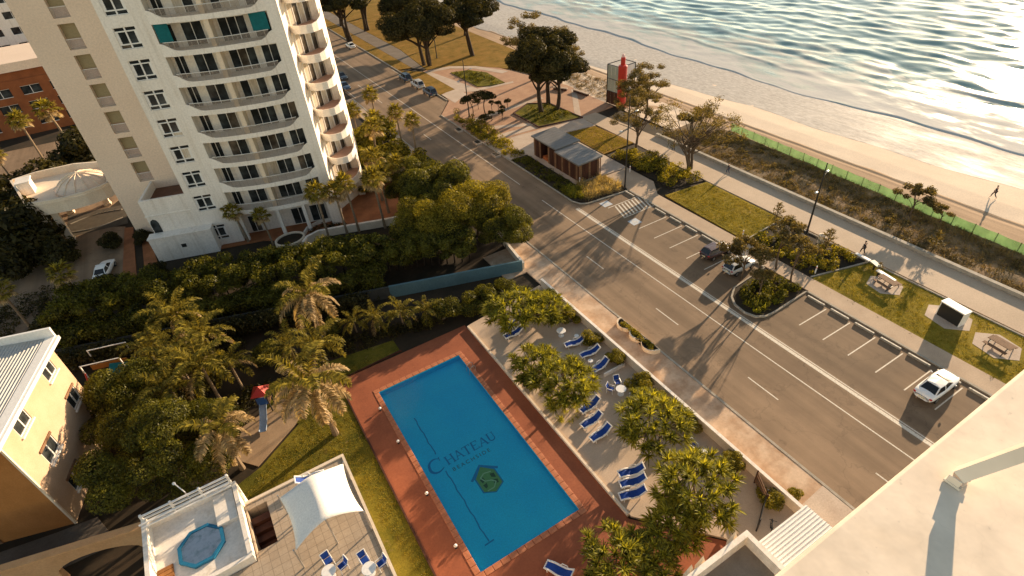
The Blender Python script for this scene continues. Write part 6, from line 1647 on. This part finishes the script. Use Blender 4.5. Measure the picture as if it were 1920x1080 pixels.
# fan palms on the brick terrace and by the footpath
FN = {'a': lambda: make_fan_palm('', 81, 7.2, 28, .95), 'b': lambda: make_fan_palm('', 82, 5.6, 24, .85)}
for k, x, y, rz, s, lb in (('a', 9.7, 68.6, 0, 1.0, 'fan palm leftmost of the slender row before the brick terrace'), ('b', 12.3, 69.2, 1, 1.1, 'fan palm second from left in the row before the brick terrace'), ('a', 13.8, 68.6, 2, 1.0, 'fan palm third from left in the row before the brick terrace'), ('a', 17.1, 67.2, 3, 1.05, 'tall fan palm at the right of the row before the brick terrace'), ('b', 19.0, 70.6, 4, 1.15, 'fan palm behind the right end of the row'), ('a', 21.4, 70.8, 5, .95, 'fan palm nearest the bushy trees on the brick terrace'), ('b', 19.6, 74.6, .7, 1.2, 'fan palm at the far corner of the brick terrace'),
        ('b', .3, 75.4, 2.4, .88, 'small fan palm left of the tower entrance'), ('b', 3.0, 72.6, 1.4, .80, 'small fan palm in the round planter at the tower base'), ('a', 23.2, 94.0, .2, 1.0, 'fan palm by the road right of the tower, farthest left'), ('a', 28.6, 99.4, 1.2, 1.0, 'tallest fan palm by the road right of the tower'), ('b', 26.0, 90.0, 2.2, 1.15, 'fan palm in the roadside clump, middle'), ('a', 29.2, 89.6, 3.2, .95, 'fan palm in the roadside clump nearest the footpath'), ('a', 29.6, 84.2, 4.2, .95, 'fan palm at the near end of the roadside clump'), ('b', 23.4, 86.4, 5.2, 1.2, 'fan palm behind the roadside clump near the tower'),
        ('a', -25.9, 127, 1, 1.2, 'palm beside the orange brick block at far left'), ('b', -21.6, 131, 2, 1.5, 'palm behind the canopy next to the tan wing'), ('a', -29, 116, 3, 1.0, 'palm left of the canopy turret'), ('b', -33, 122, 4, 1.4, 'palm at the left picture edge below the orange block'), ('b', -25.2, 72.6, 4.4, 1.0, 'sunlit palm at the left edge above the brick house'), ('b', -19.0, 72.2, 3.7, 1.0, 'sunlit palm beside the white car in the driveway')):
    LIB.put('fn'+k, FN[k], (x, y, 0), rz, s, lb, 'palm', 'fan palms near the white tower')
for i, (x, y, s, lb) in enumerate(((22.6, 79.6, 1.9, 'golden shrub mass under the roadside fan palms, nearest the terrace'), (25.6, 83.6, 2.0, 'golden shrub mass under the roadside fan palms, middle'), (27.6, 78.2, 1.8, 'golden shrub by the footpath below the roadside palms'), (24.4, 92.0, 2.2, 'golden shrub behind the roadside palms'), (27.4, 95.0, 2.0, 'golden shrub at the far end of the roadside palms'), (20.4, 86.6, 1.8, 'shrub between the tower bay and the roadside palms'), (18.4, 79.0, 1.3, 'shrub at the foot of the tower east bay'))):
    LIB.put('ys%d' % (i % 2), (lambda s_: (lambda: make_shrub('roadside_shrub', '', 90+s_, (1.5, 1.5, 1.9), 4200, .26, m_leaf_y, 12)))(i % 2), (x, y, -.05), i*1.1, s, lb, 'shrub', 'roadside shrubs right of the tower')
# dark garden between driveway and tower at far left
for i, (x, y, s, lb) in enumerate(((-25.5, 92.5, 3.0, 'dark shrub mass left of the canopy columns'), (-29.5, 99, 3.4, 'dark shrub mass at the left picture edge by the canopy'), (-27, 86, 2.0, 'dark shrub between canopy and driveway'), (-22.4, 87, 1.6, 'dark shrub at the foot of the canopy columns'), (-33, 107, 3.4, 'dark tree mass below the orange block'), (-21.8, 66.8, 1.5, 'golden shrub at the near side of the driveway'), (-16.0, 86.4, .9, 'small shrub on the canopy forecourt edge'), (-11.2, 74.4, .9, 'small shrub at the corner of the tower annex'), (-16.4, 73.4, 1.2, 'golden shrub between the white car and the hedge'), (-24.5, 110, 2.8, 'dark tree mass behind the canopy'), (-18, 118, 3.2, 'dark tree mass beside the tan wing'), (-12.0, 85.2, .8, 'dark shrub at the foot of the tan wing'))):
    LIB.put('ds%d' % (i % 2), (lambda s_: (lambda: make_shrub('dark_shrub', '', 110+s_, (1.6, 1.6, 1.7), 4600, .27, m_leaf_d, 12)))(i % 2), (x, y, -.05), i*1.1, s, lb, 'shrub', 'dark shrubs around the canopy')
# beachfront trees
UM = {'a': lambda: make_tree('umbrella_tree', '', 121, (10.0, 9.6, 4.6), 9.2, 46000, .48, m_leaf_d, m_bark_d, nl=38, lr=.26, trunks=3, tr=.42, spread=.8, zmin=-.25, limbs=9), 'b': lambda: make_tree('umbrella_tree', '', 122, (7.0, 7.2, 4.0), 8.6, 30000, .46, m_leaf_d, m_bark_d, nl=28, lr=.28, trunks=2, tr=.35, spread=.5, zmin=-.25)}
for k, x, y, rz, s, lb in (('a', 53.2, 132.0, 0, 1.0, 'largest dark umbrella crowned tree in the park beside the road'), ('b', 65.5, 131.0, 1, 1.05, 'dark umbrella tree toward the beach in the park'), ('b', 46.5, 170, 2, 1.15, 'dark tree at the top edge of the photo beside the road'), ('b', 54.0, 178, 3, 1.2, 'dark park tree at the top edge right of the roadside one'), ('b', 50.0, 191, 4, 1.2, 'farthest dark park tree near the top left of the road'), ('a', 62, 160, 5, .9, 'dark park tree behind the largest one'), ('b', 60.0, 195, .5, 1.2, 'far dark tree behind the park row'), ('b', 73.0, 150, 3, .9, 'dark tree on the beach edge of the park')):
    LIB.put('um'+k, UM[k], (x, y, 0), rz, s, lb, 'tree', 'dark umbrella trees in the park')
PZ = lambda: make_tree('plaza_tree', '', 131, (5.0, 5.2, 4.0), 7.0, 26000, .38, m_leaf_d, m_bark_d, nl=26, lr=.30, trunks=1, tr=.32, zmin=-.3)
for x, y, rz, s, lb in ((57.0, 87.8, 0, 1.25, 'dark tree with a thick trunk in the triangular plaza bed'), (60.4, 90.6, 2, 1.2, 'dark tree behind the thick trunk in the plaza bed'), (60.0, 87.0, 4, 1.1, 'slender leaning tree at the right of the plaza bed'), (64.6, 97.0, 5, 1.15, 'dark tree at the beach side of the plaza')):
    LIB.put('pz', PZ, (x, y, .1), rz, s, lb, 'tree', 'trees clustered in the plaza')
CS = {'a': lambda: make_tree('coastal_tree', '', 141, (7.2, 6.6, 5.0), 6.6, 4700, .27, m_leaf_o, m_bark, nl=46, lr=.16, trunks=3, tr=.2, spread=.35, shell=(.45, .98), inner=.25, zmin=-.15, limbs=17), 'b': lambda: make_tree('coastal_tree', '', 142, (4.6, 4.4, 4.2), 6.2, 6200, .28, m_leaf_o, m_bark, nl=28, lr=.2, trunks=1, tr=.2, shell=(.4, .95), inner=.25, zmin=-.3, limbs=15), 'c': lambda: make_tree('coastal_tree', '', 143, (2.4, 2.2, 1.4), 2.6, 3200, .24, m_leaf_o, m_bark, nl=16, lr=.26, trunks=1, tr=.09, shell=(.4, .95), inner=.3, zmin=-.1, limbs=12)}
for k, x, y, rz, s, lb in (('a', 61.0, 53.6, 0, .98, 'wide open crowned coastal tree beside the promenade with many thin limbs'), ('b', 58.9, 63.6, 1, .98, 'slender sparse tree behind the kiosk lawn'), ('b', 66.3, 72.2, 2, .9, 'sparse tree at the foot of the beach tower'), ('b', 69.6, 73.0, 3, .95, 'sparse tree on the dune right of the beach tower'), ('b', 65.6, 104.5, 4, 1.35, 'sparse sunlit casuarina rising behind the plaza trees'), ('b', 69.5, 99.0, 5, 1.1, 'second sparse casuarina behind the plaza trees'),
        ('c', 72.3, 27.6, 0, 1.05, 'windswept spreading dune tree by the green fence'), ('c', 73.4, 24.6, 2, .7, 'low dune tree against the green fence right of the windswept one'), ('c', 70.0, 62.5, 4, 1.3, 'dune shrub tree at the start of the green fence')):
    LIB.put('cs'+k, CS[k], (x, y, .0), rz, s, lb, 'tree', 'sparse coastal trees')
BE = lambda: make_tree('bed_tree', '', 151, (2.1, 2.1, 1.3), 5.2, 2600, .26, m_leaf_o, m_bark, nl=18, lr=.3, tr=.10, zmin=-.2, inner=.4, limbs=9)
for x, y, rz, s, lb in ((50.4, 29.9, 0, 1.0, 'thin trunked tree leaning over the footpath beside the planting bed'), (49.4, 27.2, 1.4, .95, 'thin trunked tree at the footpath end of the parking island'), (44.6, 27.6, 2.4, .6, 'tree on the parking island in front of the silver car'), (46.6, 29.6, 4, .72, 'tree at the upper end of the parking island hiding the silver car')):
    LIB.put('be', BE, (x, y, .05), rz, s, lb, 'tree', 'small trees of the planting island')
LIB.put('csc', CS['c'], (45.8, 31.0, .05), 1.0, 1.25, 'spreading grey leaved tree over the tail of the silver car', 'tree', 'small trees of the planting island')
def make_conifer(seed):
    rng = np.random.default_rng(seed); o = thing('sapling', '', 'tree'); mb = MB(); mb.tube([(0, 0, -.05), (0, 0, 2.3)], [.06, .015], 6); part(mb, 'trunk', m_bark, o); Q = []
    for k in range(26):
        z = .35 + 2.0*k/26; L = 1.05*(1-k/30); az = k*2.4; d = np.array([math.cos(az), math.sin(az), .25]); n = 14
        t = rng.random((n, 1)); pos = np.array([0, 0, z]) + d*t*L; v = unit(d + rng.normal(size=(n, 3))*.5 + np.array([0, 0, .3])); Q.append(blade_strip(rng, pos, v, np.full(n, .34), np.full(n, .07), np.full(n, .1), 2))
    quads_obj('crown', np.concatenate(Q), m_leaf_o, o); return o
for x, y, s, lb in ((59.2, 36.9, 1.0, 'young pine like sapling at the corner of lawn and planting bed'), (58.2, 29.2, 1.15, 'young sapling beside the litter bin'), (66.6, 21.8, 1.2, 'young golden sapling on the dune behind the promenade wall'), (58.8, 23.2, .5, 'tiny dark sapling at the edge of the picnic lawn')):
    LIB.put('conifer', lambda: make_conifer(5), (x, y, .05), x, s, lb, 'tree', 'young saplings near the promenade')
# umbrella pines and clipped standards in the plaza
UP = lambda: make_tree('umbrella_pine', '', 161, (1.9, 1.9, .7), 3.6, 3600, .26, m_leaf_d, m_bark_d, nl=14, lr=.34, tr=.09, zmin=-.2, limbs=7)
for x, y, s, lb in ((45.3, 94.2, .95, 'flat topped little pine nearest the road in the plaza'), (47.9, 93.2, 1.1, 'flat topped little pine behind the first on the plaza'), (44.7, 87.8, .6, 'small flat topped tree in the front plaza hedge')): LIB.put('up', UP, (x, y, .1), x, s, lb, 'tree', 'flat topped little pines on the plaza')
def make_standard():
    o = make_tree('standard_tree', '', 171, (.62, .62, .6), 1.5, 900, .18, m_leaf_d, m_bark_d, nl=8, lr=.5, tr=.05, limbs=4); return o
for i, (x, y, lb) in enumerate(((50.4, 95.4, 'in the back row, left'), (51.2, 94.0, 'in the back row, middle'), (52.9, 93.5, 'in the back row, right'), (48.5, 97.6, 'standing apart toward the park'), (47.5, 90.6, 'in the front row by the hedge'), (49.2, 89.6, 'at the lower right of the plaza group'), (50.6, 91.6, 'in the middle of the plaza group'))):
    LIB.put('std', make_standard, (x, y, .1), i, .95 + .05*(i % 3), 'small clipped ball tree on the plaza, ' + lb, 'tree', 'clipped ball trees on the plaza')
# ---- beds, dune scrub and other uncountable growth
cover('bed_shrubs', [(41.9, 74.5), (44.6, 74.5), (45.4, 83), (46.2, 91), (45.0, 99), (42.4, 97), (41.8, 88)], .9, 110, 9000, .26, m_leaf_y, 201, .7)
cover('bed_shrubs', [(54.8, 51.4), (60.0, 50.2), (60.4, 60.0), (57.6, 64.4), (54.8, 65.2)], 1.3, 130, 11000, .26, m_leaf_y, 202, .7)
cover('bed_shrubs', [(41.9, 58), (44.6, 57.6), (44.6, 73.6), (41.9, 73.8)], .5, 90, 5000, .24, m_leaf, 203, .5)
tufts('ornamental_grass', [(43.4, 56.0), (49.4, 55.2), (49.4, 59.8), (45.0, 60.2)], 120, 36, 1.0, .045, m_tuft_pale, 204, .05)
tufts('ornamental_grass', [(42.0, 57.4), (44.4, 56.2), (44.8, 60.2), (42.0, 61)], 60, 30, .8, .05, m_pand, 205, .05)
cover('bed_shrubs', [(52.4, 27.0), (59.0, 25.3), (59.2, 29.2), (55.4, 31.0), (56.6, 35.8), (52.6, 35.4)], .7, 90, 7000, .24, m_leaf_y, 206, .5)
cover('bed_shrubs', [(53.6, 88), (57.3, 92), (60.0, 90), (60.4, 82), (54, 83.4)], .4, 50, 2600, .28, m_leaf, 207, .6)
cover('bed_shrubs', [(55.2, 121.4), (58.4, 120.2), (60.4, 116), (60, 108.4), (57.5, 108.4), (55.2, 110)], .4, 60, 2800, .30, m_leaf, 208, .6)
tufts('dune_scrub', [(66.0, -34), (74.2, -34), (74.9, 30), (76.0, 59), (70, 65.5), (66.2, 65.5)], 4300, 13, .55, .05, m_tuft, 209, .12, .22, (.1, 1.0))
cover('dune_bushes', [(66.4, 24), (72.5, 22), (74.6, 40), (75.4, 58), (70, 64), (66.6, 50)], .5, 120, 6500, .24, m_leaf_o, 210, .45)
tufts('dune_scrub', [(70.0, 78), (77, 80), (77, 110), (69.8, 96)], 500, 12, .5, .05, m_tuft, 211, .08, .22, (.1, 1.0))
tufts('terrace_planting', [(17.2, 26.0), (20.0, 25.0), (20.4, 31), (17.4, 33)], 30, 20, .6, .06, m_pand, 212, .16)
cover('planter_flowers', [(30.4, 28.0), (30.4, 32.9), (29.9, 32.6), (29.8, 28.2)], .3, 34, 2600, .15, m_leaf_y, 213, .26, .42)
cover('fence_weeds', [(51.2, 25.0), (52, 5), (52.0, 4), (51.9, 25)], .1, 20, 200, .12, m_leaf, 214, .15)
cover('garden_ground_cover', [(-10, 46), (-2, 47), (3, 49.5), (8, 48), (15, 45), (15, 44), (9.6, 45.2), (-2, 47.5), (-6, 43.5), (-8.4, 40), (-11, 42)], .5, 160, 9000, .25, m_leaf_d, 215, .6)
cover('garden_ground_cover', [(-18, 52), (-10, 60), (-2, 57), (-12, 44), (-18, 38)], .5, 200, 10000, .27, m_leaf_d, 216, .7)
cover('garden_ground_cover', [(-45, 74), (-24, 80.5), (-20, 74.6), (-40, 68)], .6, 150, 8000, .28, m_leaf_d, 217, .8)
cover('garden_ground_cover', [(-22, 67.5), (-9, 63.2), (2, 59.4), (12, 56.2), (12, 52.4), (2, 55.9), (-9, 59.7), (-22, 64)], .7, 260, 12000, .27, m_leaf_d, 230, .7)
cover('terrace_bed', [(3.8, 70.5), (6.8, 70.5), (6.8, 72.7), (3.8, 72.7)], .3, 16, 900, .22, m_leaf, 218, .4)
cover('terrace_bed', [(7.6, 70.6), (9, 71), (13, 70.2), (12, 73.2), (9.6, 73.6), (8.2, 72.8)], .4, 24, 1400, .22, m_leaf_d, 219, .4)

# grass blades standing on the lawns
for i, (poly, n, zz) in enumerate((([(52.3, 4), (59.4, 4), (59.4, 24.4), (52.3, 26.3)], 5200, .08), ([(52.6, 36.3), (59.6, 36.7), (59.8, 49.2), (52.9, 49.9)], 3600, .08), ([(.4, 31.6), (2.5, 14), (2.5, 42.6), (9.2, 43.2), (-1, 45), (-4, 42.8), (-1.6, 39.4), (-6, 36.2), (-9, 33.6)], 4200, .02), ([(54.7, 66.4), (60.7, 66.5), (60.2, 75.8), (54.8, 76.6)], 2200, .15))):
    tufts('grass_blades', poly, n, 7, .09, .025, m_grassblade, 240+i, zz, .10, (.5, 1.5))
# parking island
Is = thing('parking_island', 'rounded kerbed planting island jutting into the parking strip', 'planting island', (0, 0, 0))
ip = [(49.7, 25.35), (44.1, 25.05), (42.9, 25.15), (42.0, 25.7), (41.6, 26.8), (41.8, 28.3), (42.5, 29.4), (44, 30.4), (49.7, 30.9)]
mb = MB(); c0 = Vector((46, 28)); n = len(ip)
for i in range(n-1):
    a, b = Vector(ip[i]), Vector(ip[i+1]); ia, ib = a + (c0-a).normalized()*.22, b + (c0-b).normalized()*.22; mb.prism([tuple(a), tuple(b), tuple(ib), tuple(ia)], -.05, .17)
part(mb, 'kerb', m_kerb, Is); mb = MB(); mb.prism([tuple(Vector(p) + (c0-Vector(p)).normalized()*.21) for p in ip], -.05, .10); part(mb, 'soil', m_earth, Is)
cover('island_shrubs', [(43.0, 26.0), (49.2, 26.0), (49.4, 30.0), (44.4, 29.8), (42.6, 28.2)], .8, 60, 5600, .24, m_leaf, 220, .5)
tufts('island_leaves', [(42.6, 26.0), (46.0, 25.7), (46, 27), (43, 28)], 50, 14, .6, .09, m_pand, 221, .1)

# ================================================================== PEOPLE
def skin_mesh(name, V, E, Rd, m, parent, root=0, sub=1):
    me = bpy.data.meshes.new(name); me.from_pydata(V, E, []); me.materials.append(m)
    o = bpy.data.objects.new(name, me); link(o, parent)
    sk = o.modifiers.new('skin', 'SKIN'); sk.use_smooth_shade = True
    lay = me.skin_vertices[0] if me.skin_vertices else None
    if lay is None:
        bpy.context.view_layer.objects.active = o; bpy.ops.mesh.customdata_skin_add(); lay = me.skin_vertices[0]
    for i, r in enumerate(Rd): lay.data[i].radius = (r, r) if not isinstance(r, tuple) else r
    lay.data[root].use_root = True
    s = o.modifiers.new('sub', 'SUBSURF'); s.levels = sub; s.render_levels = sub
    return o
def person(label, loc, rz, stride, top, bottom):
    o = thing('person', label, 'person', loc, rz, 'people walking by the beach')
    a = stride
    V = [(0, 0, .95), (0, 0, 1.15), (.02, 0, 1.38), (.03, 0, 1.50), (.05, 0, 1.62), (.06, 0, 1.72),
         (.04, .10, .92), (.16*a+.04, .10, .50), (.24*a, .10, .09), (.24*a+.15, .10, .04),
         (-.02, -.10, .92), (-.02, -.10, .50), (-.34*a, -.10, .10), (-.34*a+.14, -.10, .04),
         (.02, .19, 1.38), (-.10*a, .25, 1.12), (.02, .27, .90), (.05, .28, .80), (.02, -.19, 1.38), (.14*a, -.25, 1.12), (.30*a, -.26, .95), (.34*a, -.27, .86)]
    E = [(0, 1), (1, 2), (2, 3), (3, 4), (4, 5), (0, 6), (6, 7), (7, 8), (8, 9), (0, 10), (10, 11), (11, 12), (12, 13), (2, 14), (14, 15), (15, 16), (16, 17), (2, 18), (18, 19), (19, 20), (20, 21)]
    Rd = [.125, .115, .12, .05, .085, .075, .085, .06, .04, .035, .085, .06, .04, .035, .06, .04, .03, .035, .06, .04, .03, .035]
    skin_mesh('body', V, E, Rd, m_skin, o)
    sv = [V[i] for i in (0, 1, 2, 14, 15, 18, 19)]; skin_mesh('shirt', sv, [(0, 1), (1, 2), (2, 3), (3, 4), (2, 5), (5, 6)], [.14, .135, .14, .075, .055, .075, .055], top, o)
    sv = [V[i] for i in (0, 6, 7, 10, 11)] + [tuple(Vector(V[7]).lerp(Vector(V[8]), .8)), tuple(Vector(V[11]).lerp(Vector(V[12]), .8))]
    skin_mesh('trousers', sv, [(0, 1), (1, 2), (2, 5), (0, 3), (3, 4), (4, 6)], [.145, .10, .075, .10, .075, .055, .055], bottom, o)
    mb = MB(); mb.blob((.04, 0, 1.70), (.105, .095, .10), 3, 10, 6, .05); part(mb, 'hair', m_hair, o, smooth=True)
    return o
person('person in dark clothes walking on the promenade near the white bench', (60.4, 26.1, .12), R(75), 1.0, m_cloth_d, m_cloth_d)
person('person in dark clothes by the promenade wall with a long shadow', (64.0, 49.2, .12), R(95), .8, m_cloth_d, m_cloth_b)
person('person walking alone on the open beach sand', (84.4, 23.9, .05), R(80), 1.1, m_cloth_d, m_cloth_d)
person('person in dark clothes on the promenade beyond the wide coastal tree', (63.5, 59.8, .12), R(-95), .7, m_cloth_b, m_cloth_d)
